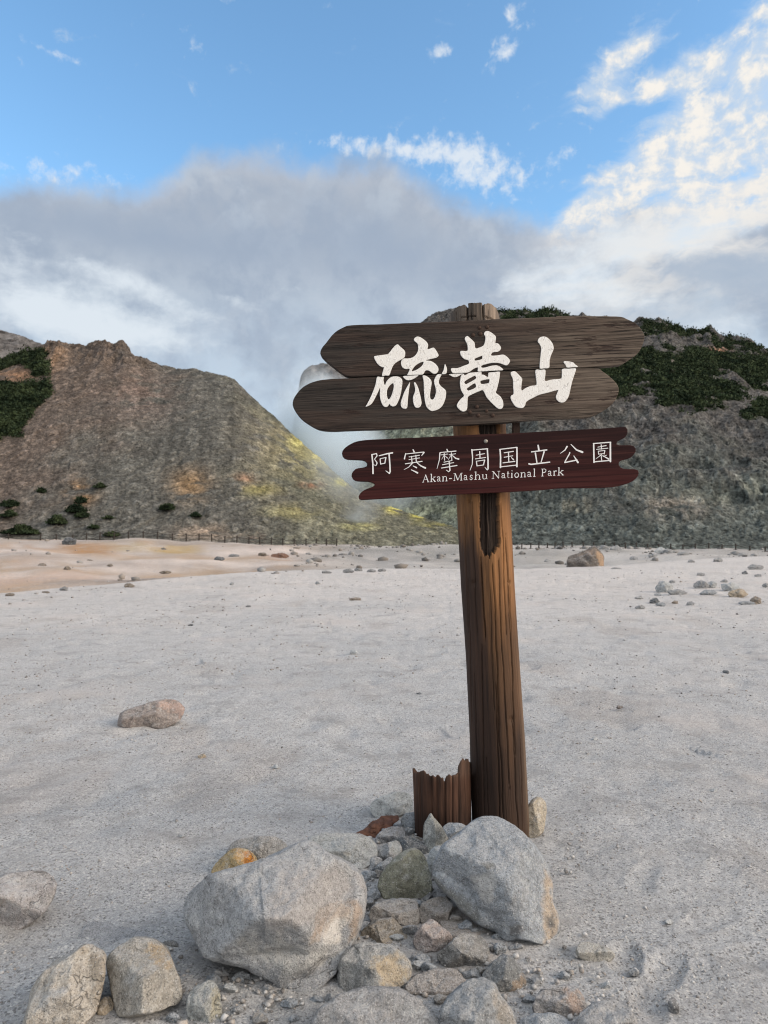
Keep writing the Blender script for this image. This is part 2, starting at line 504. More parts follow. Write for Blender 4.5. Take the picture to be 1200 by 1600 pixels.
def ground_z(x, y, fine=True):
    x = np.asarray(x, float); y = np.asarray(y, float)
    yy = np.maximum(y, 0.3)
    px = np.clip(600 + F * x / yy, -3000, 3000)
    yc = np.interp(px, _cx, _cy); D = np.interp(px, _cx, _dr); Z = np.interp(px, _zx, _zz)
    k = sm(y, yc, yc + 6)
    r = sm(y, yc + 3, 100.0) * 0.6 + 0.4 * np.clip((y - yc - 3) / np.maximum(97 - yc, 1), 0, 1)
    z = -D * k + (Z + D) * r * (y > 0)
    far = sm(y, yc, yc + 12) * (1 - sm(y, 400, 800))
    z = z + far * (0.34 * fbm(x / 6.0, y / 10.0, 0.3, 4, 11) - 0.08)
    nearw = 1 - sm(y, 25, 60)
    z = z + 0.020 * fbm(x / 1.6, y / 1.6, 0.7, 3, 21) * np.clip(np.hypot(x, y) / 4.0, 0.35, 1.0) * nearw
    if fine:
        z = z + nearw * (0.0065 * fbm(x / 0.22, y / 0.22, 0.1, 4, 31, 0.55))
        d, i = worley(x / 0.42, y / 0.55, 5)
        z = z - nearw * 0.032 * np.where(i > 0.55, np.exp(-(d / 0.26) ** 2) * i, 0) * sm(y, 1.5, 5)
        d, i = worley(x / 0.20 + 0.5 * z, y / 0.24, 6)
        z = z - nearw * 0.007 * np.where(i > 0.5, np.exp(-(d / 0.25) ** 2) * i, 0)
        for fx, fy, L, W_, dp, an in FOOT:
            Yf = 1.45 * F / (fy - 838.0)
            x0 = (fx - 600) / F * Yf
            c_, s_ = math.cos(R(an)), math.sin(R(an))
            a = ((x - x0) * c_ + (y - Yf) * s_) / (L / 2); q = (-(x - x0) * s_ + (y - Yf) * c_) / (W_ / 2)
            q = q + 0.25 * a * a
            rr = np.sqrt(a * a + q * q) * (1 + 0.16 * vnoise(x * 14, y * 14, fx, 3))
            dp = dp * 0.8
            z = z - dp * np.exp(-rr ** 4) + 0.3 * dp * np.exp(-((rr - 1.35) / 0.28) ** 2)
    return z
_YS = np.exp(np.linspace(math.log(1.2), math.log(160), 2500))
def hit(px, py):
    """first point of the ground seen through a photo pixel -> distance Y"""
    rx, rz = rays(px, py)
    g = ground_z(rx * _YS, _YS, False) - (EYE + rz * _YS)
    k = np.nonzero(g > 0)[0]
    return float(_YS[k[0]]) if len(k) else 100.0
def ground_at(px, Y):
    rx, _ = rays(px, 840)
    return float(ground_z(np.array([rx * Y]), np.array([Y]), True)[0])

def build_ground():
    # polar grid: fine inside the view, coarse elsewhere
    az_in = np.linspace(-36, 36, 860)
    az = np.r_[np.linspace(-180, -37, 90)[:-1], az_in, np.linspace(37, 180, 90)[1:]]
    q = np.linspace(1 / 1.2, 1 / 150.0, 700)
    r = np.r_[0.02, 0.4, 0.8, 1 / q, 170, 220, 320, 500, 900, 1800, 3500]
    A, RR = np.meshgrid(np.radians(az), r)
    X = np.sin(A) * RR; Y = np.cos(A) * RR
    Z = ground_z(X, Y)
    V = np.stack([X, Y, Z], -1).reshape(-1, 3)
    f = grid_faces(len(r), len(az))[:, ::-1]
    me = mesh_from('ground', V, np.ascontiguousarray(f))
    x, y = V[:, 0], V[:, 1]
    pxx = np.clip(600 + F * x / np.maximum(y, 0.3), -3000, 3000)
    yc = np.interp(pxx, _cx, _cy)
    n1 = fbm(x / 2.5, y / 2.5, 0.2, 5, 41); n2 = fbm(x / 11, y / 20, 0.9, 4, 42); n3 = fbm(x / 5, y / 14, 0.4, 4, 43)
    near = np.array([0.43, 0.427, 0.425]); pale = np.array([0.52, 0.485, 0.458])
    c = near + (pale - near) * sm(np.hypot(x, y) + n1 * 3, 4, 26)[:, None]
    c = c * (1 + 0.05 * n1)[:, None]
    k = sm(y + n1 * 1.0, yc + 0.5, yc + 4)[:, None]
    left = (1 - sm(pxx + 60 * n2, 420, 620))[:, None]
    flat = np.array([0.36, 0.335, 0.31]) * (1 - left) + np.array([0.46, 0.385, 0.335]) * left
    n8 = fbm(x / 7, y / 3.0, 0.8, 4, 48); n9 = fbm(x / 2.2, y / 2.6, 0.8, 4, 49)
    flat = flat * (1 + 0.15 * n3 + 0.26 * n8 + 0.16 * n9)[:, None]
    och = (sm(fbm(x / 9, y / 4.5, 0.4, 4, 50), 0.05, 0.55) * 0.75 * (1 - sm(pxx, 380, 560)))[:, None]
    flat = flat * (1 - och) + np.array([0.36, 0.235, 0.13]) * och
    c = c * (1 - k) + flat * k
    # ochre pools and bands on the left flats (real mineral stains)
    def stain(px0, px1, y0, y1, col, amt, seed):
        w_ = sm(pxx, px0 - 40, px0 + 30) * (1 - sm(pxx, px1 - 30, px1 + 40)) * sm(y, y0 - 4, y0 + 3) * (1 - sm(y, y1 - 3, y1 + 4))
        w_ = w_ * sm(fbm(x / 6, y / 9, 0.5, 4, seed), -0.35, 0.35) * amt
        return w_[:, None], np.array(col)
    for args in ((-400, 90, 56, 78, (0.36, 0.19, 0.07), 1.0, 61), (100, 170, 55, 75, (0.36, 0.18, 0.06), 1.0, 62), (190, 240, 62, 78, (0.38, 0.27, 0.10), 1.0, 63),
                 (235, 310, 60, 78, (0.38, 0.25, 0.08), 1.0, 64), (420, 460, 50, 62, (0.36, 0.20, 0.12), 0.8, 65), (250, 330, 36, 44, (0.50, 0.33, 0.20), 0.7, 66), (380, 410, 70, 85, (0.34, 0.14, 0.08), 0.7, 67),
                 (-300, 160, 30, 46, (0.52, 0.34, 0.24), 0.5, 68), (480, 720, 50, 95, (0.22, 0.21, 0.19), 0.75, 69), (800, 1000, 45, 95, (0.26, 0.245, 0.22), 0.7, 70), (-300, 500, 78, 95, (0.36, 0.30, 0.25), 0.8, 71), (430, 620, 36, 48, (0.27, 0.25, 0.22), 0.6, 72), (-300, 420, 47, 54, (0.33, 0.25, 0.19), 0.75, 73), (-300, 300, 24, 30, (0.42, 0.30, 0.21), 0.6, 74), (150, 560, 80, 92, (0.27, 0.21, 0.16), 0.8, 76)):
        w_, col = stain(*args)
        c = c * (1 - w_) + col * w_
    # faint ochre and dark marks in the near sand
    m = sm(fbm(x / 0.9, y / 1.6, 0.6, 4, 75), 0.35, 0.9)[:, None] * 0.30 * (1 - k)
    c = c * (1 - m) + np.array([0.30, 0.255, 0.22]) * m
    set_col(me, 'Col', np.clip(c, 0.01, 0.9))
    o = link('ground', me, M_sand)
    tag(o, kind='structure')
    o['label'] = 'pale grey gritty volcanic sand flat running to the foot of the hills'
    return o
build_ground()

# ------------------------------------------------------------------ hills: heightfields with their own distance
class Hill:
    pass
def hill(name, label, sil, px0, px1, dpx, Yb, Yr, zb, rows, colour, rough=1.0, S=None, back=60.0, seed=1, mat=None, bould=1.0, crag=None):
    px = np.arange(px0, px1, dpx)
    sx = [p[0] for p in sil]; sy = [p[1] for p in sil]
    pys = np.interp(px, sx, sy)
    yb = np.interp(px, [p[0] for p in Yb], [p[1] for p in Yb])
    yr = np.interp(px, [p[0] for p in Yr], [p[1] for p in Yr])
    zbb = np.interp(px, [p[0] for p in zb], [p[1] for p in zb])
    rx, _ = rays(px, np.full(len(px), 700.0))
    _, rz = rays(px, pys)
    zr = EYE + rz * yr
    t = np.linspace(0, 1, rows)[:, None]
    st = t if S is None else np.interp(t, S[0], S[1])
    Y = yb + (yr - yb) * t
    kn = np.exp(-(np.arange(-90, 91) / 34.0) ** 2); kn /= kn.sum()
    zsm = np.convolve(np.pad(zr, 90, mode='edge'), kn, 'valid')
    Zr = zbb + (np.minimum(zsm, zr + 4) - zbb) * st
    Zr = Zr + (zr - np.minimum(zsm, zr + 4)) * sm(t + 0.06 * fbm(px / 40.0, t * 3, 0.5, 3, seed + 50), 0.62, 0.98)
    Zr[-1] = zr
    # behind the ridge the ground falls away
    tb = np.array([0.02, 0.05, 0.12, 0.3, 0.6, 1.0])[:, None]
    Yk = yr + back * tb
    Zk = zr - np.maximum(zr - zbb, 2) * tb ** 1.1 * 1.02
    Yf = np.vstack([Y, Yk]); Zf = np.vstack([Zr, Zk])
    Xf = rx * Yf
    tt = np.vstack([t + 0 * px, 1 + tb + 0 * px])
    # relief
    hgt = np.maximum(zr - zbb, 0.5)
    env = sm(tt, 0.0, 0.10) * (0.25 + 0.75 * np.minimum(1, hgt / 15.0)) * (1 - 0.35 * sm(tt, 0.97, 1.0))
    big = fbm(Xf / 16, Yf / 16, Zf / 16, 3, seed, 0.4) * 0.9
    mid = fbm(Xf / 4, Yf / 4, Zf / 4, 4, seed + 7, 0.55) * 0.22
    u = Xf * 1.0; v = (Yf * 0.55 + Zf * 0.85)
    b1, i1 = boulders(u / 2.6, v / 2.6, seed + 20, 0.86)
    b2, i2 = boulders(u / 1.15, v / 1.15, seed + 21, 0.66)
    b3, i3 = boulders(u / 0.6, v / 0.6, seed + 22, 0.35)
    bb = (b1 * 1.1 + b2 * 0.75 + b3 * 0.55) * bould
    dz = env * rough * (big + mid) + bb * 0.55 * sm(tt, 0.0, 0.04)
    if crag is not None:
        dz = dz + crag(px[None, :] + 0 * tt, tt, Xf, Yf, Zf)
    dz = dz * np.where(tt > 1.06, 0.5, 1.0)
    Zd = Zf + dz * 0.72
    Yd = Yf - dz * 0.60 * (tt <= 1.0)
    X2 = rx * Yd
    P = np.stack([X2, Yd, Zd], -1)
    H = Hill()
    H.P = P; H.t = tt; H.rows = rows
    H.px, H.py = project(P)
    nr, nc = P.shape[:2]
    f = grid_faces(nr, nc)
    me = mesh_from(name, P.reshape(-1, 3), f)
    cc, extra = colour(H, b1, b2, b3, i2, i3)
    set_col(me, 'Col', np.clip(cc, 0.008, 0.9).reshape(-1, 3))
    o = link(name, me, mat or M_hill)
    tag(o, label, kind='structure')
    H.o = o
    return H

LSIL = [(-900, 440), (-760, 452), (-600, 440), (-470, 462), (-330, 470), (-200, 505), (-90, 545), (0, 562), (30, 553), (54, 547), (70, 541), (80, 536), (95, 538), (105, 542), (122, 543), (140, 540), (152, 537), (160, 536), (168, 540), (175, 543), (184, 540), (191, 537.5),
        (200, 546), (210, 556), (230, 565), (250, 572), (275, 576), (300, 577), (325, 583), (350, 587), (365, 592), (378, 606), (395, 622), (412, 638), (430, 652), (445, 668), (460, 682), (480, 699),
        (500, 715), (520, 735), (540, 752), (555, 764), (570, 775), (600, 789), (640, 803), (690, 818), (740, 832), (800, 845), (860, 858)]
SCRUB_L = [[(-620, 520), (-500, 500), (-400, 530), (-330, 540), (-100, 545), (0, 557), (54, 548), (68, 544), (72, 552), (76, 579), (76, 589), (54, 588), (44, 574), (30, 571), (0, 579), (-100, 590), (-330, 590), (-450, 575), (-560, 560)],
           [(-640, 640), (-560, 605), (-450, 600), (-330, 600), (0, 599), (22, 602), (45, 594.6), (74, 599), (76, 612), (72, 628), (56, 637), (45, 650), (38, 655), (36, 682), (13, 683), (0, 687), (-60, 700), (-200, 706), (-330, 690), (-450, 710), (-580, 690)]]
SCRUB_R = [[(900, 560), (934, 569), (960, 556), (990, 549), (1040, 545), (1095, 546), (1150, 552), (1200, 560), (1320, 570), (1500, 600), (1500, 660), (1320, 650), (1220, 600), (1200, 598), (1151, 618), (1122, 632), (1095, 636), (1060, 634), (1039, 630), (1021, 615), (990, 620), (965, 624), (930, 615)],
           [(1168, 646), (1180, 636), (1200, 632), (1320, 640), (1320, 670), (1200, 652), (1175, 652)],
           [(1000, 500), (1035, 498), (1090, 518), (1112, 515), (1150, 530), (1200, 546), (1320, 575), (1500, 610), (1500, 625), (1320, 590), (1200, 560), (1150, 548), (1100, 534), (1050, 524), (1000, 520)],
           [(785, 484), (830, 484), (860, 490), (890, 492), (890, 500), (785, 500)],
           [(640, 540), (720, 520), (720, 600), (640, 620)]]
def in_any(px, py, polys, jitter=0.0):
    d = np.full(px.shape, -1e9)
    for p in polys:
        d = np.maximum(d, polydist(px, py, p))
    return d + jitter

def left_colour(H, b1, b2, b3, i2, i3):
    px, py, P = H.px, H.py, H.P
    X, Y, Z = P[..., 0], P[..., 1], P[..., 2]
    n1 = fbm(X / 9, Y / 9, Z / 9, 4, 101); n2 = fbm(X / 3, Y / 3, Z / 3, 4, 102); n3 = fbm(X / 20, Y / 20, Z / 20, 3, 103)
    brown = np.array([0.106, 0.084, 0.069]); grey = np.array([0.088, 0.085, 0.075]); olive = np.array([0.130, 0.127, 0.092])
    g = sm((px - 130) * 0.0042 + (py - 640) * 0.0036 + n1 * 0.22, -0.15, 0.55)[..., None]
    c = brown * (1 - g) + grey * g
    o_ = sm((px - 340) * 0.006 + n1 * 0.35, 0.05, 1.0)[..., None] * 0.75
    c = c * (1 - o_) + olive * o_
    def spot(x, y, rx, ry, col, amt):
        nonlocal c
        w_ = np.clip(np.exp(-(((px - x) / rx) ** 2 + ((py - y) / ry) ** 2)) * amt * 0.75 * sm(n2 + 0.3, -0.5, 0.6), 0, 1)
        c = c * (1 - w_[..., None]) + np.array(col) * 0.72 * w_[..., None]
    spot(30, 587, 30, 14, (0.40, 0.22, 0.12), 0.9); spot(85, 560, 18, 20, (0.40, 0.25, 0.15), 0.8)
    spot(125, 770, 22, 18, (0.38, 0.20, 0.07), 1.0); spot(297, 757, 30, 24, (0.30, 0.18, 0.08), 0.9); spot(385, 748, 18, 10, (0.30, 0.14, 0.08), 0.7)
    spot(405, 765, 32, 10, (0.34, 0.30, 0.10), 0.8); spot(484, 757, 16, 5, (0.40, 0.14, 0.09), 0.9)
    spot(320, 832, 45, 12, (0.40, 0.30, 0.22), 0.9); spot(400, 842, 10, 6, (0.34, 0.14, 0.08), 0.9)
    spot(467, 690, 16, 13, (0.70, 0.66, 0.20), 1.25); spot(485, 712, 50, 34, (0.34, 0.33, 0.17), 0.8); spot(500, 712, 22, 10, (0.52, 0.47, 0.12), 1.0); spot(535, 752, 14, 8, (0.55, 0.50, 0.08), 1.1)
    spot(455, 800, 40, 12, (0.38, 0.34, 0.14), 0.7); spot(560, 822, 30, 8, (0.42, 0.40, 0.16), 0.7)
    spot(618, 794, 13, 7, (0.74, 0.66, 0.16), 1.4); spot(652, 806, 9, 7, (0.74, 0.66, 0.16), 1.4); spot(712, 820, 9, 6, (0.74, 0.66, 0.16), 1.4); spot(690, 822, 30, 6, (0.5, 0.45, 0.14), 0.8)
    spot(440, 700, 60, 60, (0.34, 0.29, 0.17), 0.55); spot(220, 620, 60, 40, (0.24, 0.15, 0.12), 0.5)
    # dark crags near the top
    spot(190, 556, 14, 18, (0.09, 0.085, 0.08), 1.0); spot(160, 545, 18, 9, (0.11, 0.09, 0.08), 0.9)
    gul = fbm(px / 9 + py / 60, H.t * 2.5, 0.3, 4, 140)
    c = c * (0.80 + 0.42 * i3[..., None]) * (1 + 0.10 * n2[..., None] + 0.20 * gul[..., None])
    rock = (b2 > 0.12)[..., None]
    c = np.where(rock, c * (0.75 + 0.75 * i2[..., None]), c)
    H.scrub = in_any(px, py, SCRUB_L) + 6 * n2
    s_ = sm(H.scrub, -2, 3)[..., None] * (H.t <= 1.02)[..., None]
    c = c * (1 - s_) + np.array([0.045, 0.05, 0.025]) * s_
    return c, None
def left_crag(px, t, X, Y, Z):
    r = fbm(X / 5, Y / 5, Z / 5, 4, 131, 0.55, True)
    w_ = np.exp(-((px - 170) / 70) ** 2) * sm(t, 0.72, 0.9) * (t <= 1.06) * 0.8 + 0.8 * np.exp(-((px - 80) / 26) ** 2) * sm(t, 0.8, 0.95) * (t <= 1.06)
    return r * w_ * 1.3
HL = hill('brown_hill', 'brown and grey scree hill on the left with a craggy top', LSIL, -800, 860, 1.25,
          [(-330, 92), (0, 96), (400, 98), (600, 104), (860, 112)], [(-330, 190), (0, 178), (200, 172), (400, 160), (560, 142), (700, 125), (860, 118)],
          [(-330, 1.2), (0, 1.1), (200, 1.0), (400, 0.2), (600, -0.3), (860, -1.0)], 300, left_colour, 0.5, ([0, .08, .3, .7, 1], [0, .05, .27, .70, 1]), 60, 3, None, 0.60, left_crag)

RSIL = [(380, 800), (480, 775), (520, 735), (545, 700), (575, 650), (605, 592), (640, 532), (655, 512), (665, 501), (680, 492), (690, 489), (705, 484), (740, 482), (780, 487), (795, 489), (808, 485), (815, 487), (821, 484), (830, 488),
        (850, 487), (868, 488), (884, 493), (905, 495), (912, 489), (918, 495), (960, 499), (990, 508), (1000, 503), (1008, 502), (1020, 506), (1034, 501.5), (1046, 506), (1060, 511), (1075, 519), (1085, 518),
        (1100, 520), (1112, 514.5), (1121, 524), (1140, 531), (1151, 532), (1172, 534), (1185, 541), (1197, 548), (1240, 560), (1320, 578), (1500, 610)]
def right_colour(H, b1, b2, b3, i2, i3):
    px, py, P = H.px, H.py, H.P
    X, Y, Z = P[..., 0], P[..., 1], P[..., 2]
    n1 = fbm(X / 9, Y / 9, Z / 9, 4, 201); n2 = fbm(X / 3, Y / 3, Z / 3, 4, 202)
    lo = np.array([0.078, 0.087, 0.080]); hi = np.array([0.078, 0.074, 0.070])
    g = sm((py - 690) * 0.008 + n1 * 0.5, -0.4, 0.6)[..., None]
    c = hi * (1 - g) + lo * g
    o_ = ((1 - sm(px + 40 * n1, 640, 760)) * sm(py, 590, 680))[..., None] * 0.6
    c = c * (1 - o_) + np.array([0.24, 0.25, 0.18]) * o_
    def spot(x, y, rx, ry, col, amt):
        nonlocal c
        w_ = np.exp(-(((px - x) / rx) ** 2 + ((py - y) / ry) ** 2)) * amt * sm(n2 + 0.3, -0.5, 0.6)
        c = c * (1 - w_[..., None]) + np.array(col) * w_[..., None]
    spot(1125, 548, 22, 7, (0.26, 0.15, 0.10), 0.9); spot(1060, 564, 30, 4, (0.34, 0.29, 0.25), 0.8)
    spot(1060, 790, 60, 20, (0.23, 0.19, 0.16), 0.6); spot(1130, 770, 70, 18, (0.19, 0.20, 0.16), 0.6); spot(900, 790, 22, 10, (0.24, 0.21, 0.15), 0.6)
    spot(660, 690, 60, 16, (0.30, 0.33, 0.24), 0.6); spot(690, 800, 60, 14, (0.30, 0.31, 0.2), 0.5)
    c = c * (0.74 + 0.52 * i3[..., None]) * (1 + 0.25 * n2[..., None])
    c = np.where((b2 > 0.12)[..., None], c * (0.7 + 0.8 * i2[..., None]), c)
    rid = fbm(X / 6, Y / 6, Z / 6, 4, 231, 0.6)
    n7 = fbm(X / 8, Y / 8, Z / 2.4, 4, 260)
    H.scrub = np.minimum(in_any(px, py, SCRUB_R), 14) + 6 * n2 + 9 * n7 + 2 - np.where(rid > 0.55, (rid - 0.55) * 50, 0) - np.where(b1 > 0.2, 9, 0)
    s_ = sm(H.scrub, -2, 3)[..., None] * (H.t <= 1.02)[..., None]
    c = c * (1 - s_) + np.array([0.045, 0.05, 0.028]) * s_
    return c, None
def right_crag(px, t, X, Y, Z):
    r = fbm(X / 6, Y / 6, Z / 6, 4, 231, 0.6)
    up = sm(t, 0.45, 0.6) * (t <= 1.06)
    out = np.maximum(r - 0.35, 0) * 1.6 * up
    jag = fbm(X / 3.0, Y / 3.0, Z / 3.0, 3, 233, 0.6, True) * 0.35 * sm(t, 0.9, 0.98) * (t <= 1.06)
    r2 = fbm(X / 12, Y / 12, Z / 7, 3, 241, 0.6, True)
    mid_ = (sm(t, 0.05, 0.15) * (1 - sm(t, 0.35, 0.5))) * r2 * 1.2
    return out + jag + mid_
HR = hill('dark_hill', 'dark rocky hill on the right with bands of dwarf pine', RSIL, 380, 1500, 1.25,
          [(380, 150), (600, 132), (760, 112), (1000, 104), (1500, 100)], [(380, 190), (560, 200), (680, 225), (1000, 240), (1500, 230)],
          [(380, -0.6), (600, -0.2), (930, -0.1), (1200, -0.8), (1500, -0.9)], 330, right_colour, 0.8, ([0, .1, .42, .6, 1], [0, .085, .46, .62, 1]), 80, 5, M_crag, 1.05, right_crag)

def far_colour(H, b1, b2, b3, i2, i3):
    P = H.P
    n = fbm(P[..., 0] / 10, P[..., 1] / 10, P[..., 2] / 8, 5, 301)[..., None]
    return np.array([0.12, 0.112, 0.108]) * (1 + 0.35 * n), None
hill('far_ridge', 'pale grey bare ridge rising behind the left hill', [(-500, 420), (-200, 470), (-60, 500), (0, 514), (20, 521), (45, 532), (70, 542), (100, 556), (160, 585), (260, 640)], -500, 260, 2.5,
     [(-500, 240), (260, 240)], [(-500, 330), (260, 330)], [(-500, 0), (260, 0)], 140, far_colour, 1.6, None, 90, 8, M_far, 1.2)
hill('far_peak', 'grey rounded peak half lost in steam behind the sign', [(400, 740), (450, 700), (460, 650), (466, 606), (469, 590), (474, 580), (484, 573), (500, 569), (520, 567), (560, 575), (620, 620), (700, 700)], 400, 700, 2.5,
     [(400, 260), (700, 260)], [(400, 320), (700, 320)], [(400, 0), (700, 0)], 100, far_colour, 1.4, None, 80, 9, M_far, 1.0)

# ------------------------------------------------------------------ dwarf pine scrub: leaf sprays set over the slopes
def sprays(P, n_each, size, lift, rng):
    """many small two-triangle needle sprays round the points P -> verts, quads"""
    n = len(P) * n_each
    c = np.repeat(P, n_each, 0) + np.stack([rng.normal(0, size * 0.6, n), rng.normal(0, size * 0.6, n), np.abs(rng.normal(0, 1, n)) * np.repeat(lift, n_each)], -1)
    a = rng.uniform(0, 2 * math.pi, n); e = rng.uniform(-0.3, 1.2, n)
    d = np.stack([np.cos(a) * np.cos(e), np.sin(a) * np.cos(e), np.sin(e)], -1)
    u = np.cross(d, rng.normal(0, 1, (n, 3))); u /= np.linalg.norm(u, axis=1)[:, None] + 1e-9
    L = size * rng.uniform(0.6, 1.3, n)[:, None]; W_ = L * 0.34
    q = np.stack([c - d * L * 0.4, c + u * W_, c + d * L * 0.6, c - u * W_], 1)
    f = np.arange(n * 4).reshape(-1, 4)
    return q.reshape(-1, 3), f
def scrub(name, label, H, n_each, size, seed):
    rng = np.random.default_rng(seed)
    k = (H.scrub > 0) & (H.t <= 1.0)
    P = H.P[k]
    mound = fbm(P[:, 0] / 2.2, P[:, 1] / 2.2, P[:, 2] / 2.2, 3, seed)
    keep = rng.random(len(P)) < np.clip(0.75 + 0.4 * mound, 0.25, 1)
    P = P[keep]; mound = mound[keep]
    V, f = sprays(P, n_each, size, np.clip(0.38 + 0.42 * mound, 0.08, 0.8), rng)
    o = link(name, mesh_from(name, V, f, False), M_pine)
    tag(o, label, kind='stuff')
scrub('pine_scrub', 'dark green dwarf pine mat on the left shoulder of the brown hill', HL, 3, 0.50, 401)
scrub('pine_scrub', 'dark green dwarf pine bands between the crags of the dark hill', HR, 3, 0.62, 402)
# ------------------------------------------------------------------ the signpost
YP = 3.62            # post axis
YB = 3.455           # front of the upper boards
YR = 3.455           # front of the red board
ROOT = at_depth(782, 1300, YP); ROOT[2] = float(ground_z(np.array([ROOT[0]]), np.array([YP]))[0])
TILT = math.atan2(0.05, 1.0)

def wood_board_material():
    m, t, b = material('weathered_board')
    O = t.coord('Object')
    p = t.mapping(O, rot=(0, R(2.6), 0))
    warp = t.noise(t.mapping(p, scale=(1.3, 1, 5)), 1.6, 3, 0.5)
    wv = t.new('ShaderNodeVectorMath', operation='MULTIPLY_ADD')
    t.put(wv.inputs[0], t.comb(0, 0, warp)); wv.inputs[1].default_value = (0, 0, 0.022); t.put(wv.inputs[2], p)
    g1 = t.noise(t.mapping(wv.outputs[0], scale=(2.2, 8, 150)), 1.0, 6, 0.72)
    g2 = t.noise(t.mapping(wv.outputs[0], scale=(7, 20, 240)), 1.0, 4, 0.7)
    blot = t.noise(t.mapping(p, scale=(1.6, 3, 8)), 1.0, 4, 0.6)
    x = t.sep(p)[0]
    right = t.sstep(t.add(x, t.mul(t.sub(blot, 0.5), 0.9)), -0.15, 0.55)
    gc = t.sstep(g1, 0.30, 0.70)
    ln = t.noise(t.mapping(wv.outputs[0], loc=(4, 0, 3), scale=(0.9, 6, 70)), 1.0, 4, 0.6)
    split = t.mul(t.sstep(t.m('ABSOLUTE', t.sub(ln, 0.5)), 0.022, 0.006), t.sstep(t.noise(t.mapping(p, scale=(3, 3, 14)), 1.0, 3, 0.6), 0.48, 0.58))
    dark = t.mix(gc, (0.011, 0.009, 0.008, 1), (0.046, 0.036, 0.030, 1))
    lite = t.mix(gc, (0.042, 0.030, 0.022, 1), (0.175, 0.136, 0.104, 1))
    c = t.mix(right, dark, lite)
    warmth = t.noise(t.mapping(p, loc=(3, 0, 1), scale=(1.2, 2, 9)), 1.0, 3, 0.6)
    c = t.mix(t.sstep(warmth, 0.46, 0.70, 0, 0.65), c, t.mix(gc, (0.022, 0.012, 0.009, 1), (0.080, 0.050, 0.036, 1)))
    rot = t.noise(t.mapping(p, loc=(7, 0, 2), scale=(4.5, 5, 26)), 1.0, 6, 0.65)
    c = t.mix(t.sstep(rot, 0.57, 0.64, 0, 0.85), c, (0.030, 0.016, 0.012, 1))
    crack = t.sstep(g2, 0.40, 0.32)
    c = t.mix(t.mul(crack, 0.8), c, (0.010, 0.009, 0.008, 1))
    c = t.mix(t.mul(split, 0.9), c, (0.008, 0.006, 0.005, 1))
    silver = t.sstep(g2, 0.60, 0.74, 0, 0.28)
    c = t.mix(silver, c, (0.20, 0.185, 0.17, 1))
    t.put(b.inputs['Base Color'], c)
    b.inputs['Roughness'].default_value = 0.8
    h = t.add(t.sub(t.mul(g1, 1.0), t.mul(split, 1.2)), t.sub(t.mul(g2, 0.8), t.mul(t.sstep(rot, 0.60, 0.66), 0.8)))
    t.put(b.inputs['Normal'], t.bump(h, 0.8, 0.004))
    return m
def red_board_material():
    m, t, b = material('dark_red_board')
    O = t.coord('Object')
    p = t.mapping(O, rot=(0, R(2.9), 0))
    g1 = t.noise(t.mapping(p, scale=(1.2, 8, 60)), 1.0, 5, 0.6)
    g2 = t.noise(t.mapping(p, scale=(6, 20, 300)), 1.0, 3, 0.6)
    z = t.sep(p)[2]
    z0 = float(at_depth(765, 725, YR)[2] - ROOT[2])
    low = t.sstep(t.add(t.sub(z0, z), t.mul(t.sub(g1, 0.5), 0.25)), -0.10, 0.16)
    c = t.mix(low, (0.020, 0.0085, 0.0085, 1), (0.046, 0.0125, 0.012, 1))
    c = t.mix(t.sstep(g1, 0.45, 0.68, 0, 0.7), c, (0.058, 0.022, 0.019, 1))
    c = t.mix(t.sstep(t.noise(t.mapping(p, loc=(2, 0, 5), scale=(1.6, 8, 110)), 1.0, 5, 0.65), 0.50, 0.36, 0, 0.7), c, (0.012, 0.006, 0.006, 1))
    c = t.mix(t.sstep(g2, 0.6, 0.8, 0, 0.35), c, (0.06, 0.030, 0.028, 1))
    t.put(b.inputs['Base Color'], c)
    b.inputs['Roughness'].default_value = 0.7
    b.inputs['Specular IOR Level'].default_value = 0.08
    t.put(b.inputs['Normal'], t.bump(t.add(g1, t.mul(g2, 0.6)), 0.35, 0.002))
    return m
def paint_material(name, crackle):
    m, t, b = material(name)
    O = t.coord('Object')
    c = (0.76, 0.73, 0.68, 1)
    if crackle:
        n = t.noise(t.mapping(O, scale=(1.0, 1, 0.45)), 60, 5, 0.7)
        d = t.new('ShaderNodeVectorMath', operation='MULTIPLY_ADD')
        t.put(d.inputs[0], t.noise(O, 40, 3, 0.6, color=True)); d.inputs[1].default_value = (0.02, 0.02, 0.03)
        t.put(d.inputs[2], O)
        v = t.voro(t.mapping(d.outputs[0], scale=(1.9, 1, 0.75)), 62, 'DISTANCE_TO_EDGE')
        ck = t.mul(t.sstep(v, 0.055, 0.015), t.sstep(n, 0.42, 0.56))
        c = t.mix(t.sstep(n, 0.35, 0.7), (0.74, 0.71, 0.66, 1), (0.84, 0.82, 0.78, 1))
        c = t.mix(t.mul(ck, 0.55), c, (0.20, 0.16, 0.13, 1))
        t.put(b.inputs['Normal'], t.bump(t.sub(n, ck), 0.35, 0.002))
    else:
        n = t.noise(O, 30, 3, 0.6)
        c = t.mix(n, (0.68, 0.665, 0.645, 1), (0.80, 0.785, 0.765, 1))
    t.put(b.inputs['Base Color'], c)
    b.inputs['Roughness'].default_value = 0.7
    return m
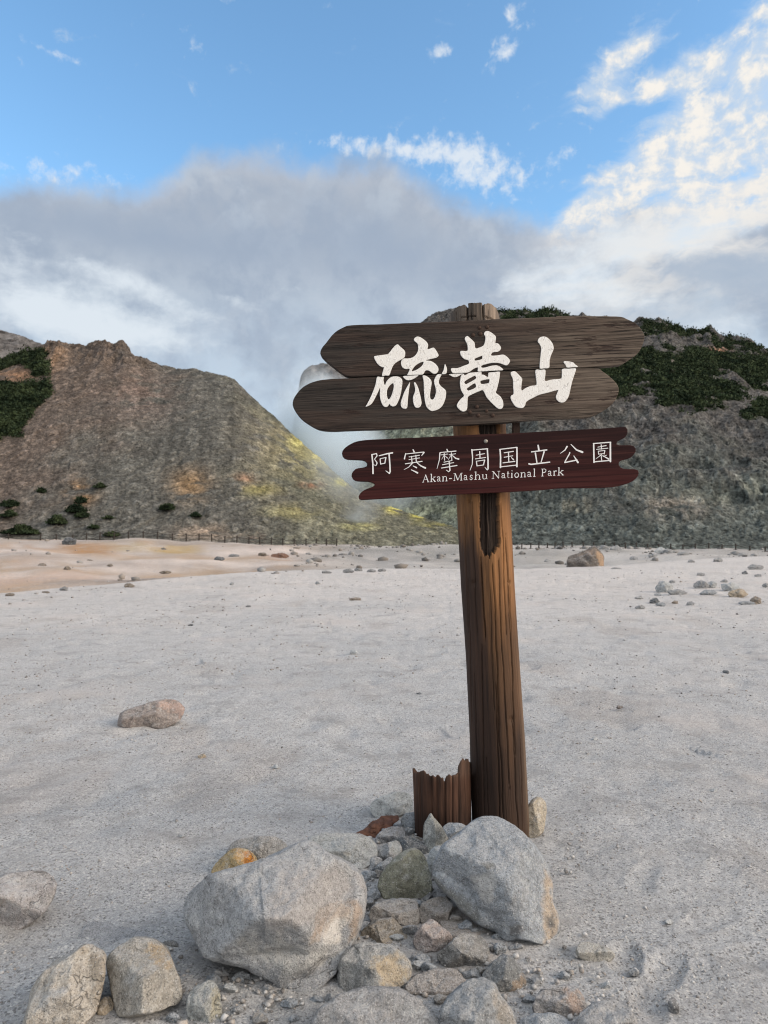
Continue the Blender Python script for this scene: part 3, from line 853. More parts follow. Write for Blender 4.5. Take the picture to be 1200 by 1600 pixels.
def post_material(name, fine=1.0):
    m, t, b = material(name)
    O = t.coord('Object')
    p = t.mapping(O, rot=(0, R(3.0), 0))
    base = t.attr('Col')
    g1 = t.noise(t.mapping(p, scale=(40, 40, 1.3)), 1.0, 5, 0.65, 0.3)
    g2 = t.noise(t.mapping(p, scale=(150, 150, 4)), 1.0, 4, 0.7)
    f = t.add(t.rng(g1, 0.30, 0.70, 0.62, 1.38), t.mul(t.sub(g2, 0.5), 0.8))
    c = t.mix(1.0, base, t.comb(f, t.mul(f, 0.985), t.mul(f, 0.95)), 'MULTIPLY')
    crack = t.sstep(g2, 0.33, 0.27)
    c = t.mix(t.mul(crack, 0.7), c, (0.010, 0.007, 0.005, 1))
    t.put(b.inputs['Base Color'], c)
    b.inputs['Roughness'].default_value = 0.72
    t.put(b.inputs['Normal'], t.bump(t.add(g1, t.mul(g2, 0.9)), 0.75, 0.004))
    return m
def plain_material(name, col, rough=0.6, metal=0.0, nscale=80):
    m, t, b = material(name)
    n = t.noise(t.coord('Object'), nscale, 4, 0.6)
    t.put(b.inputs['Base Color'], t.mix(n, tuple(q * 0.55 for q in col) + (1,), tuple(min(q * 1.4, 0.9) for q in col) + (1,)))
    b.inputs['Roughness'].default_value = rough
    b.inputs['Metallic'].default_value = metal
    t.put(b.inputs['Normal'], t.bump(n, 0.3, 0.002))
    return m
M_board = wood_board_material()
M_red = red_board_material()
M_white = paint_material('cracked_white_paint', True)
M_white2 = paint_material('white_paint', False)
M_post = post_material('post_wood')
M_rust = plain_material('rusty_iron', (0.050, 0.030, 0.022), 0.7, 0.3)
M_zinc = plain_material('grey_bolt', (0.26, 0.24, 0.21), 0.5, 0.6)

sign = empty('signpost', ROOT)
tag(sign, 'leaning wooden signpost with white lettering on two weathered planks and a dark red plate', 'signpost')

def plate(name, polys, Yf, depth, bevel, mat, parent, smooth=2, jit=0.0, seed=0):
    """flat shape with holes from outlines in photo pixels, standing on the plane y = Yf (front face), depth thick"""
    cu = bpy.data.curves.new('tmp', 'CURVE')
    cu.dimensions = '2D'; cu.fill_mode = 'BOTH'
    rng = np.random.default_rng(seed)
    for poly in polys:
        q = crom(poly, smooth) if smooth > 1 else np.asarray(poly, float)
        if jit:
            q = resample(q, 260)
            s_ = np.arange(len(q))
            q = q + jit * np.stack([fbm(s_ / 7.0, seed, 0.5, 4, 5), fbm(s_ / 7.0, seed, 9.5, 4, 6)], -1)
        W_ = at_depth(q[:, 0], q[:, 1], Yf) - ROOT
        sp = cu.splines.new('POLY')
        sp.points.add(len(W_) - 1)
        for i, p in enumerate(W_):
            sp.points[i].co = (p[0], p[2], 0, 1)
        sp.use_cyclic_u = True
    cu.extrude = depth / 2 - bevel
    cu.bevel_depth = bevel
    cu.bevel_resolution = 2
    cu.offset = -bevel
    tmp = bpy.data.objects.new('tmp', cu)
    C.objects.link(tmp)
    bpy.context.view_layer.update()
    dg = bpy.context.evaluated_depsgraph_get()
    me = bpy.data.meshes.new_from_object(tmp.evaluated_get(dg))
    bpy.data.objects.remove(tmp); bpy.data.curves.remove(cu)
    n = len(me.vertices)
    co = np.zeros(n * 3); me.vertices.foreach_get('co', co); co = co.reshape(-1, 3)
    out = np.stack([co[:, 0], Yf - ROOT[1] + depth / 2 - co[:, 2], co[:, 1]], -1)
    me.vertices.foreach_set('co', out.ravel()); me.update()
    me.polygons.foreach_set('use_smooth', np.zeros(len(me.polygons), bool))
    me.name = name
    me.materials.clear()
    return link(name, me, mat, parent)

UP = [(500, 552.5), (503, 543), (510, 535), (522, 520), (537.5, 511), (549, 507.8), (600, 506), (660, 503.7), (700, 502), (760, 499), (850, 495.5), (870, 495), (872, 493.5), (905, 493.8), (965, 494), (980, 498.5), (995, 506), (1004.5, 518), (1007.5, 528), (1004, 540), (995, 554), (977.5, 566), (966, 570.5),
      (927.5, 573.4), (845, 576), (782, 578.6), (720, 582), (590, 587.2), (547.5, 588.3), (535, 584), (522.5, 575), (507.5, 562.5)]
LO = [(457, 632.5), (460, 620), (472.5, 605), (490, 596), (507.5, 592.5), (540, 590.8), (590, 588.6), (720, 583.3), (782, 580.2), (845, 577.4), (927.5, 574.8), (940, 579), (955, 590), (964, 600), (967, 607.5), (965, 618), (956, 632), (945, 641), (930, 649), (910, 653),
      (845, 655.5), (782, 661), (705, 664.5), (615, 669.5), (540, 672.5), (505, 672.5), (487.5, 666), (472.5, 656), (462.5, 645)]
RED = [(740, 679), (665, 683), (595, 686), (565, 688), (550, 692.5), (538, 700.5), (534, 707.5), (536, 714.5), (543, 718), (565, 719), (572, 722), (574, 727), (569, 730), (556, 732.5), (550, 739), (549, 744), (552.5, 750), (560, 752), (578, 753), (586, 757), (582, 760.5), (570, 765), (562.5, 771), (560, 777), (562, 780.5), (569, 781),
       (640, 777), (715, 772.5), (790, 769), (845, 766), (875, 763), (945, 762), (973, 758), (990, 751), (997.5, 742.5), (998, 736), (993, 733), (976, 732.5), (968.5, 729), (967, 722.5), (972.5, 719), (985, 715.5), (993.5, 706), (993, 699.5), (988, 695.8), (977.5, 695.5), (966, 695.5), (963, 692.5), (966, 689), (977.5, 683), (981, 675), (979.5, 669), (974, 667), (945, 669), (870, 673), (795, 677)]
up_board = plate('board', [UP], YB, 0.045, 0.004, M_board, sign, 3, 0.35, 3)
up_board['label'] = 'upper plank with rounded ends, weathered paler at the right'
lo_board = plate('board', [LO], YB + 0.003, 0.045, 0.004, M_board, sign, 3, 0.35, 4)
lo_board['label'] = 'lower plank with rounded ends set further left'
red_board = plate('name_board', [RED], YR, 0.03, 0.003, M_red, sign, 3, 0.15, 5)
red_board['label'] = 'dark red plate with wavy notched ends'

# ---- brush characters, traced at eight times photo size
def Z(ox, oy, k, pts): return [(ox + x / k, oy + y / k) for x, y in pts]
A_ = (560, 510, 8.0); B_ = (690, 510, 8.0); C_ = (780, 510, 8.0)
SULPHUR_UP = [[(195, 385), (215, 368), (330, 352), (375, 340), (440, 258), (487, 224), (520, 250), (575, 300), (585, 340), (575, 385), (540, 410), (465, 455), (430, 495), (410, 545), (383, 610), (340, 612), (295, 613), (318, 515), (300, 510), (250, 480), (215, 430)],
              [(693, 160), (715, 135), (745, 126), (785, 140), (850, 190), (872, 235), (865, 285), (935, 264), (965, 290), (1000, 350), (995, 375), (965, 393), (880, 412), (845, 425), (905, 432), (960, 465), (995, 510), (1000, 550), (980, 582), (950, 592), (920, 580), (885, 555), (850, 548), (830, 562), (800, 600), (700, 604), (615, 608), (620, 585), (640, 532), (590, 532), (550, 510), (533, 465), (540, 425), (570, 400), (620, 400), (680, 385), (720, 350), (745, 300), (745, 240), (735, 210), (705, 185)],
              [(668, 558), (680, 530), (710, 492), (760, 458), (812, 442), (808, 470), (780, 505), (720, 545)],
              [(1043, 593), (1065, 545), (1078, 478), (1086, 474), (1105, 520), (1105, 570), (1090, 591)]]
SULPHUR_LO = [[(233, 632), (275, 632), (318, 632), (312, 672), (330, 735), (350, 690), (390, 645), (440, 625), (500, 628), (540, 655), (550, 700), (540, 780), (525, 860), (500, 930), (470, 985), (435, 1000), (405, 990), (386, 970), (365, 1000), (335, 1007), (305, 985), (280, 930), (268, 860), (270, 765), (250, 810), (215, 880), (170, 960), (130, 990), (95, 1003), (93, 996), (130, 930), (180, 820), (215, 720)],
              [(432, 712), (405, 725), (375, 760), (358, 800), (356, 860), (370, 908), (388, 905), (410, 870), (430, 810), (442, 750)],
              [(562, 621), (650, 616), (745, 609), (735, 625), (690, 655), (640, 672), (600, 668), (572, 645)],
              [(645, 706), (636, 706), (600, 770), (570, 830), (535, 930), (530, 980), (545, 1015), (580, 1030), (608, 1015), (615, 950), (625, 850), (635, 770)],
              [(694, 708), (701, 697), (715, 706), (745, 760), (770, 850), (785, 920), (788, 965), (770, 1005), (735, 1018), (705, 1000), (685, 940), (683, 880), (705, 820), (708, 770)],
              [(802, 622), (820, 611), (860, 625), (900, 660), (915, 700), (905, 780), (895, 850), (900, 900), (925, 915), (950, 890), (968, 830), (965, 770), (945, 690), (960, 640), (987, 602), (1040, 597), (1015, 650), (1005, 700), (1030, 745), (1080, 785), (1097, 825), (1085, 910), (1050, 990), (1000, 1035), (930, 1057), (890, 1045), (850, 1000), (830, 920), (820, 800), (815, 680)]]
YELLOW_UP = [[(290, 160), (300, 130), (325, 120), (350, 140), (410, 200), (422, 270), (470, 265), (520, 240), (540, 200), (548, 130), (530, 95), (545, 65), (575, 57), (620, 75), (670, 115), (680, 150), (672, 205), (705, 212), (740, 255), (738, 285), (705, 315), (640, 324), (620, 362), (690, 362), (770, 352), (820, 380), (853, 420), (850, 450), (820, 485), (785, 480), (720, 458), (640, 455), (560, 470), (500, 490), (502, 514), (545, 513), (620, 492), (690, 487), (740, 510), (770, 545), (690, 550), (590, 556), (520, 560), (455, 562), (455, 520), (445, 513), (400, 530), (332, 574), (240, 580), (150, 583), (125, 560), (117, 530), (140, 520), (200, 520), (280, 490), (340, 465), (335, 425), (290, 410), (250, 375), (232, 330), (245, 305), (320, 305), (325, 250), (310, 200)],
             [(417, 403), (500, 368), (508, 376), (500, 409), (430, 427), (418, 420)]]
YELLOW_LO = [[(92, 597), (180, 592), (272, 589), (240, 605), (190, 630), (150, 632), (115, 615)],
             [(247, 612), (278, 592), (290, 610), (350, 580), (420, 573), (495, 568), (500, 600), (530, 605), (580, 632), (586, 580), (650, 571), (725, 565), (728, 600), (715, 690), (690, 790), (680, 830), (730, 870), (762, 920), (772, 975), (760, 1020), (725, 1033), (690, 1015), (620, 950), (560, 880), (520, 800), (470, 810), (400, 840), (335, 875), (325, 920), (320, 1020), (300, 1055), (265, 1063), (225, 1040), (192, 1000), (200, 960), (240, 905), (280, 865), (245, 800), (230, 720), (235, 650)],
             [(290, 685), (400, 622), (423, 622), (425, 655), (330, 710), (300, 720)], [(318, 775), (400, 716), (423, 720), (425, 763), (345, 800), (325, 795)], [(485, 690), (500, 676), (590, 660), (597, 682), (585, 709), (500, 719)]]
MOUNT_UP = [[(483, 190), (495, 150), (525, 130), (570, 126), (610, 145), (660, 200), (680, 255), (675, 300), (645, 370), (630, 440), (628, 505), (612, 521), (560, 523), (510, 525), (510, 440), (520, 340), (525, 270), (505, 220)],
            [(806, 446), (830, 433), (920, 447), (950, 475), (986, 505), (920, 509), (850, 513), (830, 480)]]
MOUNT_LO = [[(145, 575), (170, 562), (205, 565), (260, 620), (288, 655), (280, 720), (280, 800), (330, 770), (400, 742), (465, 730), (462, 650), (455, 546), (515, 543), (575, 540), (578, 600), (574, 680), (640, 668), (700, 660), (775, 650), (785, 590), (790, 532), (870, 528), (955, 523), (955, 560), (925, 650), (905, 720), (890, 790), (870, 870), (835, 930), (790, 952), (745, 940), (715, 905), (712, 865), (738, 800), (700, 803), (600, 830), (500, 855), (430, 890), (370, 920), (335, 950), (325, 985), (300, 1015), (260, 1020), (205, 1000), (165, 945), (143, 895), (150, 865), (180, 840), (175, 750), (172, 660), (150, 610)]]
for up, lo, o in ((SULPHUR_UP, SULPHUR_LO, A_), (YELLOW_UP, YELLOW_LO, B_), (MOUNT_UP, MOUNT_LO, C_)):
    plate('brush_character', [Z(*o, q) for q in up], YB - 0.004, 0.009, 0.0016, M_white, up_board, 3)
    plate('brush_character', [Z(*o, q) for q in lo], YB - 0.001, 0.009, 0.0016, M_white, lo_board, 3)

# ---- small characters and the roman line: one thin raised slip of paint per stroke
def stroke_poly(pts, w0, w1=None):
    P = np.asarray(pts, float)
    w1 = w0 if w1 is None else w1
    n = len(P)
    L = np.r_[0, np.cumsum(np.hypot(*np.diff(P, axis=0).T))]
    wd = (w0 + (w1 - w0) * L / L[-1]) / 2
    T = np.zeros_like(P)
    for i in range(n):
        a = P[min(i + 1, n - 1)] - P[max(i - 1, 0)]
        T[i] = a / (np.hypot(*a) + 1e-9)
    N = np.stack([-T[:, 1], T[:, 0]], -1)
    e0 = P[0] - T[0] * wd[0] * 0.6; e1 = P[-1] + T[-1] * wd[-1] * 0.6
    return [tuple(e0)] + [tuple(p) for p in P + N * wd[:, None]] + [tuple(e1)] + [tuple(p) for p in (P - N * wd[:, None])[::-1]]
def stroke_mesh(name, strokes, Yf, mat, parent, th=0.0012):
    V, Fs = [], []
    for i, poly in enumerate(strokes):
        yy = Yf - th - 0.00012 * i
        n = len(poly); b0 = len(V)
        a = at_depth([p[0] for p in poly], [p[1] for p in poly], yy) - ROOT
        c = at_depth([p[0] for p in poly], [p[1] for p in poly], Yf + 0.0006) - ROOT
        V += [tuple(q) for q in a] + [tuple(q) for q in c]
        ar = sum(poly[j][0] * poly[(j + 1) % n][1] - poly[(j + 1) % n][0] * poly[j][1] for j in range(n))
        # strip of quads across the stroke: e0, left side, e1, right side
        h = (n - 2) // 2
        le = list(range(1, h + 1)); ri = list(range(n - 1, h + 1, -1))
        Fs.append([b0, b0 + le[0], b0 + ri[0]])
        for k in range(h - 1):
            Fs.append([b0 + le[k], b0 + le[k + 1], b0 + ri[k + 1], b0 + ri[k]])
        Fs.append([b0 + le[-1], b0 + h + 1, b0 + ri[-1]])
        for j in range(n):
            q = (j + 1) % n
            Fs.append([b0 + j, b0 + q, b0 + n + q, b0 + n + j])
    me = mesh_from(name, V, Fs, False)
    bm = bmesh.new(); bm.from_mesh(me); bmesh.ops.recalc_face_normals(bm, faces=bm.faces); bm.to_mesh(me); bm.free()
    return link(name, me, mat, parent)
k4 = 1200 / 140.0
K4 = lambda p: (570 + p[0] / k4, 690 + p[1] / k4)
K5 = lambda p: (690 + p[0] / k4, 680 + p[1] / k4)
K6 = lambda p: (810 + p[0] / 7.5, 680 + p[1] / 7.5)
KANJI = [
 (K4, k4, [([(95, 172), (108, 300), (110, 432)], 19, 21), ([(88, 175), (160, 160)], 14, 14), ([(155, 160), (165, 190), (130, 235)], 18, 10), ([(130, 235), (165, 285)], 10, 15), ([(165, 285), (147, 325), (120, 308)], 17, 8),
           ([(190, 190), (300, 162), (375, 150)], 14, 20), ([(325, 165), (335, 300), (340, 400), (330, 425)], 20, 20), ([(332, 428), (280, 390)], 18, 8),
           ([(205, 230), (212, 305)], 14, 14), ([(205, 230), (285, 212)], 12, 12), ([(283, 210), (268, 292)], 16, 14), ([(210, 300), (270, 290)], 12, 12)]),
 (K4, k4, [([(645, 105), (662, 142)], 14, 22), ([(547, 158), (530, 235)], 13, 18), ([(545, 166), (790, 140)], 11, 13), ([(795, 142), (760, 190)], 22, 7), ([(590, 206), (735, 182)], 10, 11), ([(590, 242), (735, 218)], 10, 10), ([(540, 298), (770, 264)], 12, 13),
           ([(625, 195), (633, 282)], 13, 13), ([(683, 180), (690, 272)], 13, 14), ([(640, 285), (590, 340), (525, 376)], 16, 5), ([(690, 275), (750, 325), (815, 355)], 10, 25), ([(645, 325), (695, 350)], 9, 22), ([(620, 376), (710, 420)], 9, 24)]),
 (K5, k4, [([(70, 185), (82, 216)], 13, 20), ([(-20, 232), (195, 212)], 11, 14), ([(-22, 235), (-30, 330), (-62, 450)], 17, 6), ([(-8, 264), (82, 252)], 9, 9), ([(98, 262), (190, 248)], 9, 9), ([(35, 240), (40, 338)], 12, 12), ([(130, 232), (138, 338)], 12, 12),
           ([(35, 266), (0, 325)], 10, 4), ([(45, 276), (80, 308)], 7, 12), ([(128, 266), (88, 330)], 10, 4), ([(140, 268), (190, 310), (232, 320)], 9, 22), ([(30, 362), (142, 338)], 11, 8), ([(10, 396), (165, 366)], 11, 10), ([(-4, 440), (208, 405)], 12, 14),
           ([(100, 345), (112, 470)], 15, 17), ([(112, 470), (95, 490), (60, 465)], 19, 7)]),
 (K5, k4, [([(405, 190), (415, 300), (410, 390), (380, 470)], 20, 7), ([(405, 200), (620, 181)], 13, 15), ([(612, 182), (622, 330), (622, 445)], 19, 21), ([(624, 448), (612, 466), (580, 430)], 20, 7), ([(460, 268), (578, 246)], 11, 11), ([(510, 215), (515, 312)], 15, 14), ([(450, 318), (593, 298)], 11, 12),
           ([(465, 345), (475, 415)], 13, 14), ([(465, 349), (580, 331)], 10, 12), ([(577, 333), (560, 400)], 16, 14), ([(475, 411), (560, 399)], 11, 11)]),
 (K5, k4, [([(783, 188), (790, 300), (788, 436)], 19, 22), ([(775, 190), (1010, 162)], 13, 15), ([(1008, 160), (1010, 300), (1008, 425)], 20, 22), ([(790, 424), (1010, 400)], 13, 13), ([(835, 236), (965, 216)], 12, 14), ([(835, 296), (955, 275)], 11, 11), ([(820, 371), (983, 350)], 12, 16), ([(895, 225), (900, 362)], 16, 15), ([(932, 297), (965, 330)], 8, 19)]),
 (K6, 7.5, [([(230, 115), (241, 180)], 16, 22), ([(150, 196), (335, 172)], 13, 16), ([(198, 205), (218, 325)], 18, 14), ([(302, 190), (266, 316)], 18, 11), ([(120, 335), (150, 342), (370, 315)], 18, 15)]),
 (K6, 7.5, [([(572, 130), (545, 175), (490, 214)], 20, 5), ([(615, 106), (680, 172), (755, 200)], 9, 25), ([(602, 200), (600, 215), (545, 312)], 15, 12), ([(540, 321), (690, 290)], 15, 14), ([(648, 240), (700, 322)], 8, 24)]),
 (K6, 7.5, [([(882, 95), (886, 322)], 17, 19), ([(875, 98), (1085, 82)], 12, 14), ([(1078, 82), (1078, 312)], 19, 21), ([(885, 312), (1080, 295)], 13, 13), ([(930, 141), (1030, 121)], 9, 11), ([(915, 166), (1050, 152)], 9, 10), ([(970, 110), (975, 166)], 12, 11), ([(935, 185), (941, 226)], 10, 11), ([(935, 188), (1015, 178)], 9, 9), ([(1013, 179), (1005, 222)], 12, 11), ([(941, 222), (1005, 214)], 9, 9),
            ([(975, 226), (905, 280)], 11, 4), ([(970, 236), (976, 296)], 11, 11), ([(985, 236), (1060, 281)], 8, 18), ([(1032, 234), (990, 252)], 9, 7)]),
]
for fn, kk, strokes in KANJI:
    polys = [stroke_poly([fn(p) for p in s[0]], s[1] / kk * 0.92, s[2] / kk * 0.92) for s in strokes]
    stroke_mesh('character', polys, YR, M_white2, red_board)
# roman letters: x in widths, y in x-heights (0 = base line, 1 = x-height, 1.5 = capital)
tk, tn = 1.0, 0.5
def arc(cx, cy, rx_, ry_, a0, a1, n=9):
    return [(cx + rx_ * math.cos(R(a0 + (a1 - a0) * i / n)), cy + ry_ * math.sin(R(a0 + (a1 - a0) * i / n))) for i in range(n + 1)]
def serif(x, y, w_=0.22): return ([(x - w_, y), (x + w_, y)], tn, tn)
GL = {
 'A': [([(0.48, 1.5), (0.12, 0)], tn, tn), ([(0.45, 1.5), (0.87, 0)], tk, tk), ([(0.25, 0.5), (0.72, 0.5)], tn, tn), serif(0.12, 0.02, 0.13), serif(0.87, 0.02, 0.15)],
 'k': [([(0.2, 1.6), (0.2, 0)], tk, tk), ([(0.02, 1.55), (0.2, 1.58)], tn, tn), serif(0.2, 0.02, 0.2), ([(0.82, 0.97), (0.25, 0.48)], tn, tn), ([(0.42, 0.62), (0.88, 0.02)], tk, tk), serif(0.76, 0.97, 0.18), serif(0.86, 0.02, 0.16)],
 'a': [(arc(0.36, 0.72, 0.3, 0.25, 160, 20, 6) + [(0.66, 0.6), (0.66, 0.1), (0.9, 0.04)], tk * 0.8, tk * 0.8), (arc(0.34, 0.29, 0.25, 0.24, 60, 330, 9), tk * 0.75, tn)],
 'n': [([(0.2, 0.95), (0.2, 0)], tk, tk), ([(0.02, 0.9), (0.2, 0.95)], tn, tn), serif(0.2, 0.02, 0.18), ([(0.22, 0.72), (0.42, 0.95), (0.62, 0.96), (0.76, 0.78), (0.78, 0.0)], tn, tk), serif(0.78, 0.02, 0.18)],
 '-': [([(0.05, 0.48), (0.95, 0.48)], tk * 0.9, tk * 0.9)],
 'M': [([(0.16, 1.45), (0.12, 0)], tn, tn), ([(0.18, 1.45), (0.48, 0.1)], tk, tk), ([(0.50, 0.1), (0.82, 1.45)], tn, tn), ([(0.84, 1.45), (0.88, 0)], tk, tk), serif(0.1, 0.02, 0.1), serif(0.88, 0.02, 0.12), serif(0.1, 1.46, 0.09), serif(0.9, 1.46, 0.09)],
 's': [([(0.82, 0.78), (0.6, 0.96), (0.3, 0.92), (0.2, 0.72), (0.4, 0.54), (0.7, 0.42), (0.82, 0.22), (0.6, 0.02), (0.3, 0.03), (0.14, 0.24)], tk * 0.75, tk * 0.75)],
 'h': [([(0.2, 1.6), (0.2, 0)], tk, tk), ([(0.02, 1.55), (0.2, 1.58)], tn, tn), serif(0.2, 0.02, 0.18), ([(0.22, 0.72), (0.42, 0.95), (0.62, 0.96), (0.76, 0.78), (0.78, 0.0)], tn, tk), serif(0.78, 0.02, 0.18)],
 'u': [([(0.18, 0.95), (0.19, 0.25), (0.32, 0.04), (0.52, 0.03), (0.72, 0.2)], tk, tn), ([(0.76, 0.95), (0.76, 0.06), (0.95, 0.03)], tk, tn), ([(0.02, 0.93), (0.2, 0.95)], tn, tn), ([(0.58, 0.93), (0.76, 0.95)], tn, tn)],
 'N': [([(0.16, 1.45), (0.16, 0)], tn, tn), ([(0.16, 1.45), (0.84, 0.05)], tk, tk), ([(0.84, 1.45), (0.84, 0)], tn, tn), serif(0.14, 0.02, 0.14), serif(0.12, 1.46, 0.12), serif(0.84, 1.46, 0.15)],
 't': [([(0.42, 1.3), (0.42, 0.2), (0.6, 0.02), (0.9, 0.08)], tk, tn), ([(0.1, 0.94), (0.85, 0.94)], tn, tn)],
 'i': [([(0.5, 0.95), (0.5, 0)], tk, tk), serif(0.5, 0.02, 0.36), ([(0.15, 0.9), (0.5, 0.95)], tn, tn), ([(0.46, 1.38), (0.54, 1.42)], tk * 1.1, tk * 1.1)],
 'o': [(arc(0.5, 0.48, 0.37, 0.46, 90, 270, 10), tn * 1.2, tk), (arc(0.5, 0.48, 0.37, 0.46, -90, 90, 10), tk, tn * 1.2)],
 'l': [([(0.5, 1.6), (0.5, 0)], tk, tk), ([(0.15, 1.55), (0.5, 1.58)], tn, tn), serif(0.5, 0.02, 0.36)],
 'P': [([(0.24, 1.45), (0.24, 0)], tk, tk), serif(0.24, 0.02, 0.2), serif(0.18, 1.46, 0.14), ([(0.24, 1.45), (0.6, 1.45), (0.84, 1.3), (0.86, 1.05), (0.7, 0.78), (0.3, 0.72)], tn, tk)],
 'r': [([(0.3, 0.95), (0.3, 0)], tk, tk), ([(0.05, 0.9), (0.3, 0.95)], tn, tn), serif(0.32, 0.02, 0.24), ([(0.34, 0.7), (0.6, 0.95), (0.9, 0.9)], tn, tk)],
}
LINE = [('A', 48, 103), ('k', 110, 155), ('a', 163, 196), ('n', 202, 248), ('-', 258, 280), ('M', 292, 362), ('a', 372, 405), ('s', 416, 445), ('h', 455, 508), ('u', 513, 561), ('N', 592, 656), ('a', 667, 701), ('t', 707, 731), ('i', 739, 758),
        ('o', 766, 806), ('n', 814, 861), ('a', 869, 904), ('l', 911, 937), ('P', 977, 1020), ('a', 1029, 1063), ('r', 1069, 1101), ('k', 1106, 1154)]
for ch, x0, x1 in LINE:
    polys = []
    for pts, a, b in GL[ch]:
        q = []
        for gx, gy in pts:
            zx = x0 + gx * (x1 - x0)
            base = 168 - (zx - 50) * 0.0509
            q.append((650 + (zx + gy * 1.2) / 5.0, 720 + (base - gy * 38.5) / 5.0))
        polys.append(stroke_poly(q, a * 1.35, b * 1.35))
    stroke_mesh('letter' if ch != '-' else 'hyphen', polys, YR, M_white2, red_board, 0.0010)

# ---- bolts and the batten behind
def bolt(px, py, Yf, r, mat, parent, washer=True):
    bm = bmesh.new()
    seg = 14
    prof = [(0, -0.62), (0.55, -0.55), (0.85, -0.35), (1.0, 0.0), (1.0, 0.35)]
    rings = []
    for rr, d in prof[1:]:
        rings.append([bm.verts.new((math.cos(2 * math.pi * i / seg) * rr * r, d * r, math.sin(2 * math.pi * i / seg) * rr * r)) for i in range(seg)])
    top = bm.verts.new((0, prof[0][1] * r, 0))
    for i in range(seg):
        bm.faces.new((top, rings[0][(i + 1) % seg], rings[0][i]))
        for a, b in zip(rings, rings[1:]):
            bm.faces.new((a[i], a[(i + 1) % seg], b[(i + 1) % seg], b[i]))
    bmesh.ops.recalc_face_normals(bm, faces=bm.faces)
    me = bpy.data.meshes.new('bolt'); bm.to_mesh(me); bm.free()
    me.polygons.foreach_set('use_smooth', np.ones(len(me.polygons), bool))
    o = link('bolt', me, mat, parent)
    o.location = Vector(at_depth(px, py, Yf)) - Vector(ROOT)
    return o
for px, py, r, mt in ((749, 512, 3.1, M_rust), (761, 511, 3.3, M_rust), (739, 523.5, 3.4, M_rust), (750.5, 522, 3.6, M_rust)):
    bolt(px, py, YB, r * YB / F, mt, up_board)
for px, py, r in ((745, 635.6, 3.2), (734, 644, 3.2), (760, 642, 2.8), (747, 649, 3.4), (769.6, 649, 3.4)):
    bolt(px, py, YB + 0.003, r * YB / F, M_rust, lo_board)
bolt(759.0, 689.5, YR, 3.4 * YB / F, M_zinc, red_board)

def px_box(name, x0, x1, y0, y1, Ya, Yb_, mat, parent, slope=0.0):
    bm = bmesh.new()
    vs = []
    for Yq in (Ya, Yb_):
        for (x, y) in ((x0, y0), (x1, y0), (x1, y1), (x0, y1)):
            vs.append(bm.verts.new(Vector(at_depth(x, y, Ya)) - Vector(ROOT) + Vector((0, Yq - Ya, 0))))
    for f in ((0, 1, 2, 3), (7, 6, 5, 4), (0, 4, 5, 1), (1, 5, 6, 2), (2, 6, 7, 3), (3, 7, 4, 0)):
        bm.faces.new([vs[i] for i in f])
    bmesh.ops.bevel(bm, geom=list(bm.edges), offset=0.003, segments=2, affect='EDGES')
    bmesh.ops.recalc_face_normals(bm, faces=bm.faces)
    me = bpy.data.meshes.new(name); bm.to_mesh(me); bm.free()
    return link(name, me, mat, parent)
px_box('batten', 801.5, 812.5, 618, 728, YB + 0.052, YB + 0.085, M_rust, sign)

